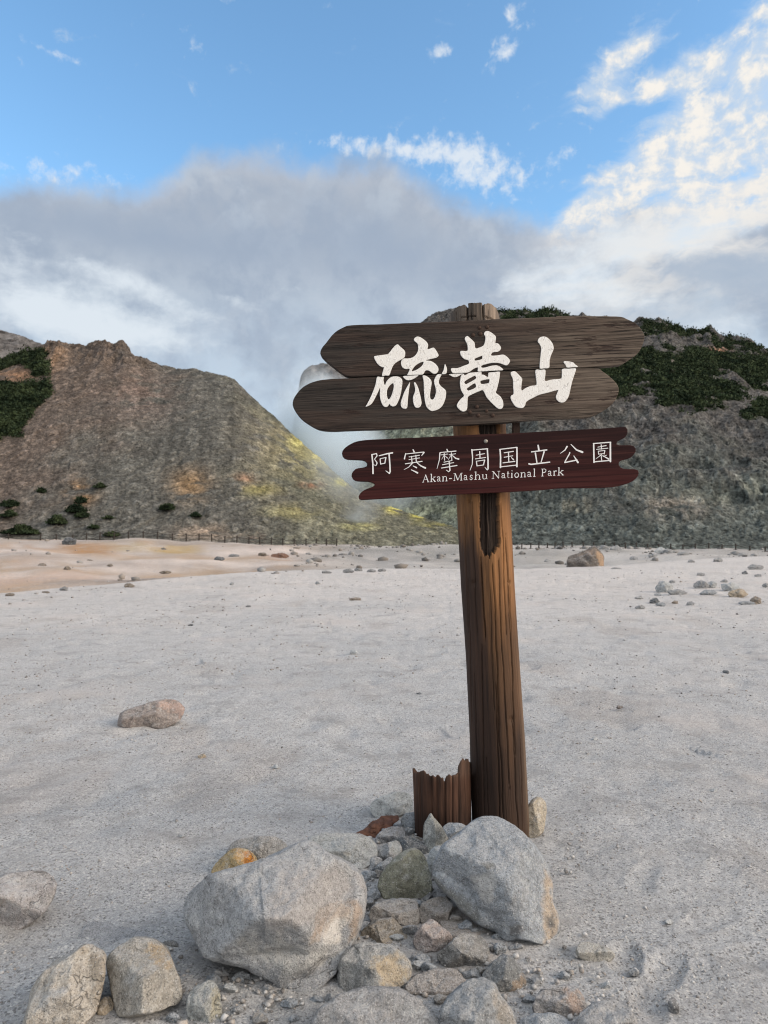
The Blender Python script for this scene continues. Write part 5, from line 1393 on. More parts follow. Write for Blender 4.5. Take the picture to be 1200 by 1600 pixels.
RK = [  # warm right edges of blue grey stones: sunlight put into their colour
 ('small grey knob of rock tucked against the left flank of the blue grey boulder', [(666, 1350), (672, 1332), (683, 1323), (697, 1326), (704, 1340), (697, 1366), (684, 1375), (674, 1374), (667, 1364)], PALE, dict(seed=6, Y0=3.12)),
 ('olive tinted rounded rock between the two boulders', [(591, 1382), (596, 1368), (607, 1352), (620, 1337), (632, 1329), (647, 1326), (658, 1332), (666, 1343), (670, 1358), (674, 1375), (675, 1389), (670, 1399), (657, 1408), (640, 1407), (615, 1405), (600, 1406), (594, 1396)], OLIVE,
    dict(seed=7, res=(150, 76), rough=0.025, facets=[(0.75, 0.6, -0.2), (0.68, -0.55, 0.25), (0.72, 0.1, 0.6)], stains_and_light=[([(615, 1370), (632, 1362), (636, 1382), (622, 1390)], (0.15, 0.135, 0.09), 0.5, 7)])),
 ('upright pointed grey stone wedged before the rotten stump', [(673, 1272), (679, 1279), (690, 1293), (697, 1303), (703, 1314), (698, 1330), (690, 1342), (670, 1336), (664, 1323), (661, 1307), (662, 1292), (666, 1281)], (0.27, 0.275, 0.26), dict(seed=8, bulge=0.35, facets=[(0.6, 0.5, 0.1), (0.6, -0.6, 0.2)])),
 ('small blue grey stone wedged between the pointed stone and the big boulder', [(693, 1293), (700, 1287), (713, 1286), (727, 1290), (730, 1300), (716, 1312), (704, 1313), (698, 1303)], BLUE, dict(seed=9, Y0=3.28)),
 ('pale white grey slab left of the rotten stump, farthest back of the heap', [(578, 1262), (585, 1250), (603, 1242), (623, 1238), (640, 1242), (645, 1258), (640, 1268), (623, 1274), (618, 1279), (600, 1281), (587, 1277), (580, 1270)], (0.44, 0.45, 0.44), dict(seed=10, bulge=0.4)),
 ('round blue grey stone touching the left side of the rotten stump', [(627, 1284), (631, 1275), (640, 1270), (655, 1269), (664, 1278), (662, 1292), (655, 1297), (643, 1299), (632, 1293)], BLUE, dict(seed=11)),
 ('oblong grey stone lying beside the red wood splinter', [(586, 1313), (593, 1302), (607, 1293), (620, 1292), (632, 1296), (634, 1306), (622, 1312), (607, 1318), (592, 1323)], (0.25, 0.25, 0.255), dict(seed=12)),
 ('dark slate stone sunk behind the olive rock', [(612, 1318), (620, 1310), (637, 1308), (653, 1312), (664, 1322), (671, 1338), (660, 1348), (633, 1345), (618, 1336)], SLATE, dict(seed=13, Y0=3.32)),
 ('grey stone with a pale right end behind the olive rock', [(589, 1333), (597, 1322), (611, 1315), (624, 1316), (628, 1328), (621, 1340), (612, 1345), (597, 1349), (591, 1342)], GREY, dict(seed=14, stains_and_light=[([(610, 1316), (626, 1316), (626, 1332), (612, 1334)], (0.34, 0.36, 0.355), 0.7, 3)])),
 ('broad light grey stone behind the largest boulder', [(482, 1311), (492, 1305), (507, 1301), (528, 1301), (547, 1302), (576, 1309), (589, 1323), (586, 1343), (570, 1358), (540, 1364), (505, 1350), (486, 1330)], (0.31, 0.32, 0.315), dict(seed=15, res=(150, 70), bulge=0.35, tilt=0.9, stains_and_light=[([(505, 1330), (545, 1340), (540, 1362), (500, 1350)], (0.36, 0.33, 0.28), 0.7, 8)])),
 ('small pale stone by the right shoulder of the largest boulder', [(543, 1351), (551, 1345), (562, 1349), (568, 1357), (562, 1364), (550, 1361)], PALE, dict(seed=16, res=(60, 30))),
 ('small grey chip below the oblong stones, left of the olive rock', [(573, 1358), (574, 1347), (585, 1338), (597, 1343), (592, 1353), (580, 1361)], GREY, dict(seed=17, res=(60, 30))),
 ('small slanting stone against the left side of the olive rock', [(578, 1361), (592, 1351), (607, 1340), (615, 1344), (606, 1356), (594, 1365), (583, 1366)], BLUE, dict(seed=18, res=(60, 30))),
 ('small rounded blue grey stone in the gap right of the largest boulder', [(563, 1366), (572, 1361), (585, 1362), (589, 1370), (583, 1379), (572, 1380), (565, 1373)], BLUE, dict(seed=19, res=(60, 30))),
 ('blocky pale stone below the olive rock', [(578, 1437), (581, 1417), (592, 1411), (608, 1406), (625, 1404), (641, 1404), (652, 1411), (656, 1437), (647, 1447), (622, 1445), (605, 1442), (586, 1446)], (0.35, 0.325, 0.30), dict(seed=20, facets=[(0.6, 0.1, -0.6), (0.66, -0.5, 0.35), (0.7, 0.45, 0.2)])),
 ('flat brownish stone beside the blocky pale stone', [(654, 1424), (660, 1413), (670, 1405), (693, 1401), (707, 1416), (700, 1434), (695, 1449), (672, 1444), (659, 1442)], (0.27, 0.245, 0.22), dict(seed=21, bulge=0.35)),
 ('low slab caked in brown sand below the left edge of the big blue grey boulder', [(688, 1440), (698, 1424), (712, 1416), (735, 1428), (760, 1445), (780, 1462), (776, 1474), (740, 1476), (708, 1468), (694, 1456)], (0.30, 0.265, 0.235), dict(seed=22, bulge=0.22, tilt=1.3)),
 ('pinkish stone with a rounded top, centre of the heap', [(647, 1470), (651, 1458), (657, 1449), (670, 1438), (682, 1440), (693, 1450), (702, 1458), (705, 1468), (693, 1483), (678, 1488), (664, 1490), (651, 1484)], (0.33, 0.285, 0.265), dict(seed=23, facets=[(0.66, 0.3, -0.5), (0.66, -0.5, 0.2), (0.7, 0.5, 0.4)])),
 ('dark speckled granite cobble right of the pinkish stone', [(684, 1493), (690, 1485), (698, 1478), (721, 1459), (741, 1460), (757, 1469), (765, 1484), (763, 1498), (755, 1508), (732, 1518), (706, 1516), (688, 1507)], (0.205, 0.20, 0.19), dict(seed=24, res=(130, 64))),
 ('brown lumpy stone above the grey stone with the ochre side', [(556, 1480), (562, 1460), (570, 1449), (588, 1438), (611, 1436), (630, 1450), (640, 1465), (646, 1480), (640, 1500), (610, 1505), (575, 1495)], (0.27, 0.235, 0.19), dict(seed=25, Y0=2.62)),
 ('grey stone with an ochre right side, touching the largest boulder', [(528, 1508), (533, 1495), (545, 1484), (571, 1474), (605, 1477), (628, 1490), (640, 1503), (644, 1518), (636, 1535), (613, 1547), (590, 1546), (571, 1549), (540, 1553), (532, 1535)], (0.29, 0.29, 0.28), dict(seed=26, res=(150, 74), facets=[(0.7, -0.1, -0.6), (0.62, 0.7, 0.1), (0.7, -0.5, 0.3)], stains_and_light=[([(585, 1500), (612, 1490), (632, 1500), (640, 1520), (625, 1537), (600, 1540)], (0.46, 0.37, 0.25), 0.75, 9)])),
 ('dark blue grey stone tilted on the sand, right of the granite cobble', [(753, 1526), (759, 1515), (767, 1507), (777, 1498), (787, 1491), (798, 1495), (806, 1504), (813, 1515), (822, 1533), (815, 1546), (803, 1549), (792, 1551), (775, 1545), (763, 1534)], (0.185, 0.19, 0.19), dict(seed=27, facets=[(0.6, -0.4, -0.2), (0.6, 0.75, -0.1), (0.7, 0.1, 0.6)], stains_and_light=[([(800, 1536), (816, 1522), (822, 1534), (812, 1548), (795, 1552)], (0.30, 0.22, 0.15), 0.7, 4)])),
 ('flat reddish grey stone under the granite cobble', [(632, 1543), (640, 1532), (648, 1524), (670, 1518), (704, 1515), (724, 1529), (730, 1545), (720, 1562), (700, 1582), (670, 1582), (650, 1566), (638, 1556)], (0.27, 0.245, 0.225), dict(seed=28, bulge=0.35, facets=[(0.5, 0.0, -0.5), (0.6, 0.0, 0.8)], Y0=2.33)),
 ('broad flat grey rock at the bottom edge, in front of the ochre sided stone', [(492, 1590), (500, 1575), (511, 1566), (523, 1558), (551, 1547), (585, 1544), (619, 1548), (647, 1561), (667, 1575), (684, 1590), (694, 1606), (690, 1645), (600, 1660), (500, 1650), (485, 1615)], (0.255, 0.25, 0.245), dict(seed=29, res=(170, 80), bulge=0.35)),
 ('rounded blue grey rock at the bottom edge, right of the broad flat one', [(691, 1578), (696, 1566), (704, 1555), (727, 1536), (749, 1528), (772, 1538), (786, 1560), (798, 1575), (804, 1588), (806, 1610), (795, 1645), (745, 1655), (700, 1645), (689, 1610)], (0.25, 0.258, 0.262), dict(seed=30, res=(150, 74), facets=[(0.72, -0.2, -0.5), (0.66, 0.7, 0.0), (0.75, -0.5, 0.4)], stains_and_light=[([(770, 1545), (800, 1580), (806, 1605), (785, 1605), (775, 1575)], (0.36, 0.31, 0.25), 0.6, 6)])),
 ('half buried grey rock with a pink right end at the bottom right', [(833, 1568), (843, 1549), (858, 1543), (873, 1541), (895, 1541), (909, 1555), (914, 1577), (897, 1596), (874, 1590), (850, 1590), (836, 1584)], (0.32, 0.305, 0.295), dict(seed=31, bulge=0.3, stains_and_light=[([(882, 1542), (905, 1548), (912, 1576), (895, 1592), (884, 1570)], (0.44, 0.32, 0.25), 0.7, 5)])),
 ('pale rounded rock cut by the bottom edge, rightmost of the heap', [(904, 1590), (912, 1578), (927, 1570), (943, 1566), (960, 1566), (980, 1576), (993, 1592), (1000, 1615), (990, 1640), (945, 1650), (908, 1640)], (0.31, 0.305, 0.30), dict(seed=32)),
 ('grey stone barely showing over the bottom edge between two rounded rocks', [(810, 1602), (818, 1591), (833, 1585), (850, 1584), (868, 1584), (882, 1591), (890, 1602), (888, 1630), (850, 1640), (815, 1632)], BLUE, dict(seed=33)),
 ('small flat pale stone alone on the sand right of the heap', [(900, 1486), (903, 1478), (910, 1472), (930, 1474), (951, 1482), (960, 1492), (951, 1503), (927, 1504), (906, 1497)], (0.35, 0.335, 0.30), dict(seed=34, res=(90, 46), facets=[(0.6, 0.0, -0.5), (0.55, 0.1, 0.7)])),
 ('rounded mottled rock cut by the left edge', [(-48, 1400), (-30, 1378), (0, 1369), (33, 1361), (70, 1362), (86, 1375), (87, 1390), (74, 1420), (50, 1440), (27, 1453), (0, 1457), (-30, 1448)], (0.31, 0.29, 0.28), dict(seed=35, res=(150, 74), rough=0.03, stains_and_light=[([(0, 1385), (33, 1380), (50, 1400), (25, 1420), (0, 1425)], (0.45, 0.44, 0.44), 0.6, 9), ([(-10, 1400), (20, 1395), (30, 1410), (0, 1420)], (0.34, 0.26, 0.18), 0.6, 6)])),
 ('angular cream coloured rock at the bottom left corner', [(36, 1604), (40, 1588), (47, 1565), (54, 1543), (73, 1516), (100, 1496), (118, 1486), (134, 1477), (153, 1484), (165, 1497), (164, 1525), (158, 1555), (150, 1583), (134, 1600), (100, 1625), (50, 1625)], (0.395, 0.362, 0.315), dict(seed=36, res=(170, 84), rough=0.045, facets=[(0.62, -0.25, -0.35), (0.62, 0.80, -0.1), (0.62, 0.2, 0.55)], stains_and_light=[([(128, 1480), (166, 1490), (166, 1530), (150, 1585), (145, 1530)], (0.26, 0.22, 0.17), 0.7, 5)])),
 ('tan barrel shaped rock next to the cream coloured one', [(166, 1502), (172, 1490), (182, 1481), (196, 1472), (210, 1464), (225, 1464), (241, 1467), (255, 1475), (264, 1484), (273, 1510), (283, 1543), (281, 1562), (266, 1572), (247, 1581), (225, 1586), (200, 1589), (182, 1581), (175, 1553), (169, 1525)], (0.315, 0.295, 0.26), dict(seed=37, res=(160, 80), rough=0.03, p=2.8, facets=[(0.7, 0.0, -0.75), (0.7, -0.6, 0.1), (0.74, 0.6, 0.2)], stains_and_light=[([(230, 1470), (262, 1485), (268, 1510), (245, 1505)], (0.46, 0.32, 0.17), 0.55, 8)])),
 ('small blocky blue grey stone right of the tan rock', [(291, 1580), (294, 1561), (300, 1546), (315, 1538), (331, 1532), (340, 1541), (344, 1560), (347, 1583), (341, 1597), (320, 1602), (300, 1600)], (0.30, 0.305, 0.29), dict(seed=38, facets=[(0.6, -0.2, -0.6), (0.62, 0.75, 0.0), (0.7, -0.4, 0.5)], stains_and_light=[([(330, 1545), (342, 1545), (346, 1590), (332, 1595)], (0.36, 0.32, 0.22), 0.6, 4)])),
 ('pale pebble under the lip of the largest boulder', [(361, 1531), (367, 1523), (377, 1518), (390, 1522), (389, 1537), (379, 1542), (368, 1540)], PALE, dict(seed=39, res=(60, 30))),
 ('small tan stone wedged between the cream and the tan rock', [(151, 1585), (155, 1568), (163, 1559), (172, 1558), (177, 1570), (171, 1583), (160, 1588)], TAN, dict(seed=40, res=(60, 30))),
 ('little blue pebble in the sand below the largest boulder', [(484, 1562), (491, 1556), (502, 1557), (505, 1564), (498, 1571), (487, 1570)], BLUE, dict(seed=41, res=(48, 26))),
 ('slate grey slab mostly buried behind the cream and tan rocks', [(116, 1492), (121, 1467), (130, 1453), (146, 1441), (172, 1443), (200, 1450), (228, 1458), (258, 1472), (268, 1492), (240, 1505), (180, 1508), (130, 1505)], (0.245, 0.25, 0.26), dict(seed=42, bulge=0.2, tilt=1.5, Y0=2.52)),
 ('small dark stone at the right tip of the buried slab', [(255, 1473), (264, 1469), (274, 1471), (279, 1478), (272, 1485), (258, 1484)], (0.18, 0.18, 0.175), dict(seed=43, res=(48, 26))),
 ('grey stone behind the ochre one, left rear of the largest boulder', [(354, 1334), (358, 1323), (367, 1315), (387, 1309), (419, 1307), (440, 1313), (450, 1326), (447, 1340), (420, 1352), (370, 1352)], (0.25, 0.245, 0.235), dict(seed=44)),
 ('ochre and rust coloured stone peeping over the left back of the largest boulder', [(333, 1366), (335, 1353), (349, 1338), (365, 1326), (387, 1329), (400, 1340), (404, 1352), (395, 1366), (360, 1374), (338, 1374)], (0.36, 0.275, 0.15), dict(seed=45, stains_and_light=[([(368, 1330), (392, 1333), (402, 1345), (385, 1352), (375, 1345)], (0.42, 0.17, 0.035), 0.95, 4), ([(365, 1328), (378, 1330), (380, 1345), (366, 1345)], (0.55, 0.38, 0.18), 0.8, 4)])),
 ('tan angular chip next to the ochre stone', [(399, 1343), (410, 1335), (424, 1333), (428, 1342), (420, 1352), (404, 1352)], (0.36, 0.31, 0.24), dict(seed=46, res=(48, 26))),
 ('tan upright rock against the right side of the post', [(822, 1290), (823, 1265), (831, 1250), (841, 1245), (851, 1252), (854, 1267), (852, 1282), (850, 1296), (844, 1305), (829, 1310)], (0.40, 0.35, 0.275), dict(seed=47, facets=[(0.62, 0.6, -0.1), (0.6, -0.4, 0.4)])),
 ('pinkish grey stone alone on the sand at mid left', [(184, 1130), (187, 1118), (197, 1110), (213, 1104), (230, 1098), (245, 1095), (262, 1093), (277, 1095), (288, 1108), (282, 1124), (270, 1132), (256, 1138), (240, 1137), (224, 1136), (205, 1137), (187, 1136)], (0.25, 0.215, 0.195), dict(seed=48, res=(150, 74), facets=[(0.62, -0.2, -0.5), (0.55, 0.3, 0.6), (0.6, 0.8, -0.2)], stains_and_light=[([(245, 1094), (288, 1100), (286, 1120), (270, 1112), (250, 1105)], (0.42, 0.30, 0.25), 0.75, 5)])),
 ('small dark pebble pressed into the sand at the lower right', [(1043, 1570), (1046, 1562), (1052, 1558), (1059, 1568), (1061, 1581), (1053, 1585), (1046, 1579)], (0.15, 0.15, 0.15), dict(seed=49, res=(48, 26))),
]
for i, (lab, ol, col, kw) in enumerate(RK):
    heap = not any(s in lab for s in ('alone', 'left edge', 'pebble pressed'))
    rock('rock', lab, ol, col, group=PILE if heap else None, **kw)
# pebbles round the boulders
rngp = np.random.default_rng(77)
for j, (x, y, r_, c) in enumerate([(404, 1530, 6, PALE), (352, 1517, 7, GREY), (395, 1541, 5, TAN), (424, 1545, 4, PALE), (492, 1578, 5, GREY), (52, 1546, 6, GREY), (300, 1400, 4, PALE), (590, 1352, 4, PALE), (648, 1497, 7, GREY),
                                   (730, 1528, 7, BLUE), (742, 1532, 6, GREY), (770, 1478, 8, GREY), (520, 1360, 4, PALE), (575, 1384, 4, GREY), (876, 1492, 3, PALE), (672, 1395, 5, GREY), (316, 1182, 5, TAN), (431, 1198, 4, PALE),
                                   (283, 1306, 3, PALE), (552, 1019, 5, PALE), (1115, 1235, 4, PALE), (1045, 1440, 5, PALE), (930, 1155, 4, PALE), (968, 1105, 4, (0.14, 0.12, 0.11)), (1134, 1050, 4, SLATE), (655, 1084, 3, SLATE)]):
    an = np.linspace(0, 2 * math.pi, 9, endpoint=False)
    rr = r_ * rngp.uniform(0.75, 1.2, 9)
    rock('pebble', 'small loose pebble on the grey sand', [(x + math.cos(a) * q * 1.25, y + math.sin(a) * q * 0.8) for a, q in zip(an, rr)], c, (28, 16), 0.5, 0.6, 2.2, 200 + j, 0.05, 2, group='loose pebbles on the sand', cat='pebble', sink=1.0)

# smaller stones filling the gaps of the heap
for j, (x, y, r_) in enumerate([(640, 1454, 9), (620, 1466, 7), (660, 1502, 9), (694, 1466, 7), (712, 1438, 9), (728, 1448, 8), (745, 1456, 7), (648, 1508, 8), (672, 1514, 8), (738, 1524, 9), (752, 1518, 7), (782, 1484, 8), (806, 1482, 7), (604, 1396, 7), (583, 1398, 8),
                                (575, 1412, 7), (594, 1366, 6), (654, 1414, 7), (668, 1402, 7), (678, 1338, 6), (612, 1332, 6), (520, 1562, 8), (506, 1580, 7), (452, 1568, 8), (418, 1546, 7), (358, 1546, 8), (334, 1532, 9), (345, 1522, 8), (700, 1404, 6), (826, 1562, 7), (834, 1534, 7), (636, 1536, 7),
                                (566, 1388, 6), (640, 1300, 5), (648, 1312, 6), (600, 1300, 5), (680, 1522, 8), (716, 1500, 7), (776, 1466, 6), (742, 1548, 7), (688, 1562, 7), (880, 1524, 6), (990, 1520, 6), (946, 1540, 5), (270, 1590, 7), (372, 1580, 7), (406, 1592, 8), (460, 1592, 6)]):
    an = np.linspace(0, 2 * math.pi, 9, endpoint=False)
    rr = r_ * 1.3 * rngp.uniform(0.72, 1.2, 9)
    cc = [GREY, PALE, BLUE, GREY, (0.29, 0.27, 0.245), BLUE][j % 6]
    rock('stone', 'small grey stone filling a gap in the heap', [(x + math.cos(a) * q * 1.25, y + math.sin(a) * q * 0.9) for a, q in zip(an, rr)], cc, (44, 24), 0.7, 0.35, 2.3, 400 + j, 0.08, 4, group='small stones in the gaps of the heap', cat='stone', sink=1.5)

# the red wood splinter
splinter = rock('wood_splinter', 'split reddish brown wood splinter lying by the stump', [(557, 1303), (559, 1301), (572, 1293), (586, 1284), (593, 1279), (596, 1277), (610, 1276), (621, 1276), (623, 1279), (616, 1287), (606, 1296), (596, 1304), (589, 1313), (586, 1315), (583, 1312), (576, 1311), (570, 1308), (566, 1308)], (0.2, 0.1, 0.05), (90, 40), 0.16, 1.1, 3.2, 91, 0.14, 3, cat='wood', mat=M_post)
_me = splinter.data
_co = np.zeros(len(_me.vertices) * 3); _me.vertices.foreach_get('co', _co); _co = _co.reshape(-1, 3)
set_col(_me, 'Col', np.array([0.105, 0.048, 0.030]) * (1 + 0.4 * fbm((_co[:, 0] - _co[:, 1] * 0.6) * 12, (_co[:, 1] + _co[:, 0] * 0.6) * 120, 0.3, 3, 9))[:, None])

# ------------------------------------------------------------------ farther stones on the plain
rock('boulder', 'lone brown boulder with sunlight painted on its right side far off on the plain', [(886, 884), (888, 872), (893, 868), (901, 866), (910, 861), (920, 856), (927, 853), (932, 856), (938, 862), (943, 868), (944, 882), (942, 893), (915, 898), (890, 894)], (0.078, 0.066, 0.058), (110, 56), 0.5, 0.6, 2.5, 51, 0.06, 0,
     facets=[(0.6, -0.2, -0.6), (0.62, 0.7, 0.0), (0.66, -0.3, 0.5)], stains_and_light=[([(932, 860), (944, 868), (944, 884), (936, 886), (934, 872)], (0.34, 0.23, 0.145), 0.9, 2), ([(905, 868), (920, 856), (932, 858), (928, 866)], (0.19, 0.145, 0.115), 0.8, 3)], Y0=37.0)  # right side patch is warm sunlight put into the colour
FAR = [(1037, 917, 13, 10, PALE, 'pale pointed stone, left of the scattered stones on the right'), (1058, 925, 15, 5, GREY, 'long flat grey stone lying right of the pale pointed stone'), (1096, 914, 12, 7, GREY, 'grey stone, leftmost of the upper clump on the right'), (1112, 914, 9, 6, PALE, 'pale stone touching the right side of the upper clump'),
       (1107, 926, 13, 5, BLUE, 'low blue grey stone below the upper clump on the right'), (1141, 917, 14, 8, PALE, 'pale humped stone next to the tan humped stone'), (1152, 927, 16, 8, TAN, 'tan humped stone, largest of the scattered stones on the right'), (1023, 939, 8, 5, SLATE, 'dark slate stone, nearest on the left of the scatter'),
       (1182, 938, 8, 7, BROWN, 'round brown stone near the right edge'), (1167, 942, 12, 4, BLUE, 'thin pale slab left of the round brown stone'), (1122, 875, 8, 4, GREY, 'low grey stone far back on the right plain'), (1181, 886, 12, 5, GREY, 'grey stone clump far back by the right edge'),
       (1164, 895, 5, 3, SLATE, None), (1185, 899, 6, 3, GREY, None), (1055, 941, 5, 3, BROWN, None), (1079, 943, 6, 4, GREY, None), (1000, 949, 7, 4, GREY, None), (1033, 944, 8, 4, BLUE, None), (1095, 897, 7, 3, GREY, None), (1050, 909, 5, 3, GREY, None), (1028, 929, 6, 3, BLUE, None), (998, 934, 6, 3, GREY, None),
       (1197, 915, 6, 4, GREY, None), (1132, 908, 6, 3, GREY, None), (962, 857, 9, 5, GREY, None), (944, 856, 8, 4, GREY, None), (1020, 868, 7, 4, GREY, None), (1032, 860, 8, 5, PALE, None), (1044, 861, 7, 4, GREY, None), (1068, 865, 9, 4, GREY, None), (1178, 867, 6, 3, GREY, None), (1160, 866, 8, 3, GREY, None),
       (855, 876, 5, 3, GREY, None), (962, 888, 8, 2, GREY, None), (990, 872, 6, 4, GREY, None), (1080, 877, 6, 3, GREY, None),
       (108, 846, 11, 7, SLATE, 'dark rock on the ochre flats in front of the left fence'), (202, 915, 8, 4, BROWN, 'brown stone on the crest of the sand at left'), (15, 929, 7, 3, BROWN, None), (100, 920, 6, 4, GREY, None), (72, 925, 7, 2, BROWN, None), (105, 888, 5, 4, BROWN, None), (66, 882, 7, 3, BROWN, None), (172, 883, 5, 2, BROWN, None),
       (258, 894, 9, 3, BROWN, None), (342, 873, 8, 4, SLATE, None), (188, 906, 4, 2, BROWN, None), (140, 876, 6, 2, BROWN, None), (365, 868, 8, 3, GREY, None), (410, 866, 8, 3, BROWN, None), (438, 868, 14, 5, (0.22, 0.11, 0.07), 'low rust brown mound on the pink flats'),
       (496, 911, 4, 3, PALE, None), (362, 912, 3, 3, PALE, None), (298, 977, 4, 2, SLATE, None), (388, 947, 4, 2, GREY, None), (555, 936, 10, 3, (0.3, 0.25, 0.2), None), (510, 894, 8, 3, GREY, None), (545, 892, 8, 4, GREY, None), (560, 890, 6, 3, GREY, None), (580, 892, 7, 3, GREY, None), (597, 891, 6, 3, GREY, None)]
rngf = np.random.default_rng(99)
for j, (x, y, hw, hh, c, lab) in enumerate(FAR):
    an = np.linspace(0, 2 * math.pi, 10, endpoint=False)
    rr = rngf.uniform(0.8, 1.15, 10)
    ol = [(x + math.cos(a) * q * hw, y + 0.2 * hh + (math.sin(a) * q * hh if math.sin(a) < 0 else math.sin(a) * hh * 0.7)) for a, q in zip(an, rr)]
    if lab is None:
        lab = 'small scattered stone on the far sand' if x > 700 else 'small scattered stone on the crest and flats at left'
    cc = tuple(q * (0.80 if x > 700 else 0.62) for q in c); hw *= 0.85; hh *= 0.85
    if lab is None and j % 4 == 1:
        continue
    rock('stone', lab, ol, cc, (44, 24), 0.5, 0.6, 2.3, 300 + j, 0.16, 5, group='stones scattered over the plain', cat='stone', sink=0.6)

# sand drifted up against the heap: the ground sheet rises a little round every near rock
def bank_sand():
    g = bpy.data.objects['ground'].data
    n = len(g.vertices)
    co = np.zeros(n * 3); g.vertices.foreach_get('co', co); co = co.reshape(-1, 3)
    sel = np.nonzero((co[:, 1] > 1.0) & (co[:, 1] < 9.0) & (np.abs(co[:, 0]) < 5))[0]
    x, y = co[sel, 0], co[sel, 1]
    add = np.zeros(len(sel))
    nz = fbm(x / 0.09, y / 0.09, 0.4, 3, 88)
    for o in list(C.objects):
        if o.get('category') not in ('rock', 'stump', 'signpost') and not o.name.startswith('boulder'):
            continue
        if o.location.y > 8 or o.type != 'MESH':
            continue
        m = len(o.data.vertices)
        c = np.zeros(m * 3); o.data.vertices.foreach_get('co', c); c = c.reshape(-1, 3) + np.array(o.location)
        low = c[c[:, 2] < 0.02]
        if len(low) < 8:
            continue
        x0, x1, y0, y1 = low[:, 0].min(), low[:, 0].max(), low[:, 1].min(), low[:, 1].max()
        cx, cy, a, b_ = (x0 + x1) / 2, (y0 + y1) / 2, (x1 - x0) / 2 + 1e-3, (y1 - y0) / 2 + 1e-3
        d = np.sqrt(((x - cx) / a) ** 2 + ((y - cy) / b_) ** 2)
        s_ = min(a, b_)
        h = min(0.012, 0.12 * s_)
        wd = (0.05 / s_) * (1 + 0.5 * nz)
        add = np.maximum(add, h * (0.75 + 0.5 * nz) * np.exp(-np.clip(d - 1.0, 0, None) / np.maximum(wd, 0.02)))
    co[sel, 2] += np.clip(add, 0, 0.03)
    g.vertices.foreach_set('co', co.ravel()); g.update()
bank_sand()
# ------------------------------------------------------------------ gravel and rubble that nobody could count
def bits(name, label, pts, sizes, mat, cols, seed):
    rng = np.random.default_rng(seed)
    bmv = bmesh.new(); bmesh.ops.create_icosphere(bmv, subdivisions=1, radius=1.0)
    U = np.array([v.co[:] for v in bmv.verts]); Fc = np.array([[v.index for v in f.verts] for f in bmv.faces]); bmv.free()
    n, k = len(pts), len(U)
    s = np.asarray(sizes)
    sc3 = np.stack([rng.uniform(0.7, 1.35, n), rng.uniform(0.7, 1.2, n), rng.uniform(0.45, 0.8, n)], -1) * s[:, None]
    a = rng.uniform(0, 2 * math.pi, n)
    jit = rng.uniform(0.58, 1.3, (n, k, 1))
    q = U[None] * jit * sc3[:, None, :]
    x = q[..., 0] * np.cos(a)[:, None] - q[..., 1] * np.sin(a)[:, None]
    y = q[..., 0] * np.sin(a)[:, None] + q[..., 1] * np.cos(a)[:, None]
    V = np.stack([x, y, q[..., 2]], -1) + np.asarray(pts)[:, None, :]
    f = (Fc[None] + (np.arange(n) * k)[:, None, None]).reshape(-1, 3)
    me = mesh_from(name, V.reshape(-1, 3), f, False)
    cc = np.repeat(np.asarray(cols), k, 0)
    set_col(me, 'Col', cc)
    o = link(name, me, mat)
    tag(o, label, kind='stuff')
def bit_material():
    m, t, b = material('grit')
    n = t.noise(t.pos(), 120, 3, 0.6)
    c = t.mix(1.0, t.attr('Col'), t.comb(t.rng(n, 0.3, 0.7, 0.75, 1.25), t.rng(n, 0.3, 0.7, 0.75, 1.25), t.rng(n, 0.3, 0.7, 0.75, 1.25)), 'MULTIPLY')
    t.put(b.inputs['Base Color'], c)
    b.inputs['Roughness'].default_value = 0.95
    b.inputs['Specular IOR Level'].default_value = 0.1
    return m
M_bit = bit_material()
def bit_cols(rng, n):
    k = rng.random(n)[:, None]
    c = np.where(k < 0.35, np.array([0.39, 0.38, 0.365]), np.where(k < 0.70, np.array([0.30, 0.285, 0.27]), np.where(k < 0.86, np.array([0.17, 0.16, 0.15]), np.array([0.33, 0.295, 0.26]))))
    return c * rng.uniform(0.8, 1.2, (n, 1))
rng = np.random.default_rng(5)
n = 26000
py = 1640 - (rng.random(n) ** 1.0) * 620
px = rng.uniform(-120, 1320, n)
dep = 1.45 * F / (py - 838)
X = (px - 600) / F * dep
dens = fbm(X / 0.5, dep / 0.5, 0.3, 3, 15)
keep = rng.random(n) < np.clip(0.55 + 0.6 * dens, 0.08, 1)
X, dep = X[keep], dep[keep]; n = len(X)
s = 0.0016 + 0.0022 * rng.random(n) ** 3 * 2 + (rng.random(n) < 0.02) * 0.004
P = np.stack([X, dep, ground_z(X, dep) + s * 0.25], -1)
bits('gravel', 'fine loose gravel strewn over the near sand', P, s, M_bit, bit_cols(rng, n), 6)
# coarser grit farther out on the sand
rng = np.random.default_rng(91)
n = 15000
py = 1180 - 285 * rng.random(n) ** 0.75
px = rng.uniform(-120, 1320, n)
dep = 1.45 * F / (py - 838)
X = (px - 600) / F * dep
dens = fbm(X / 1.2, dep / 1.6, 0.3, 4, 19)
keep = rng.random(n) < np.clip(0.40 + 0.75 * dens, 0.03, 1)
X, dep = X[keep], dep[keep]; n = len(X)
s = (0.0035 + 0.010 * rng.random(n) ** 5) * np.clip(dep / 7.0, 0.8, 2.0)
bits('gravel', 'coarser loose grit scattered over the middle of the sand flat', np.stack([X, dep, ground_z(X, dep) + s * 0.2], -1), s, M_bit, bit_cols(rng, n) * 0.85, 92)
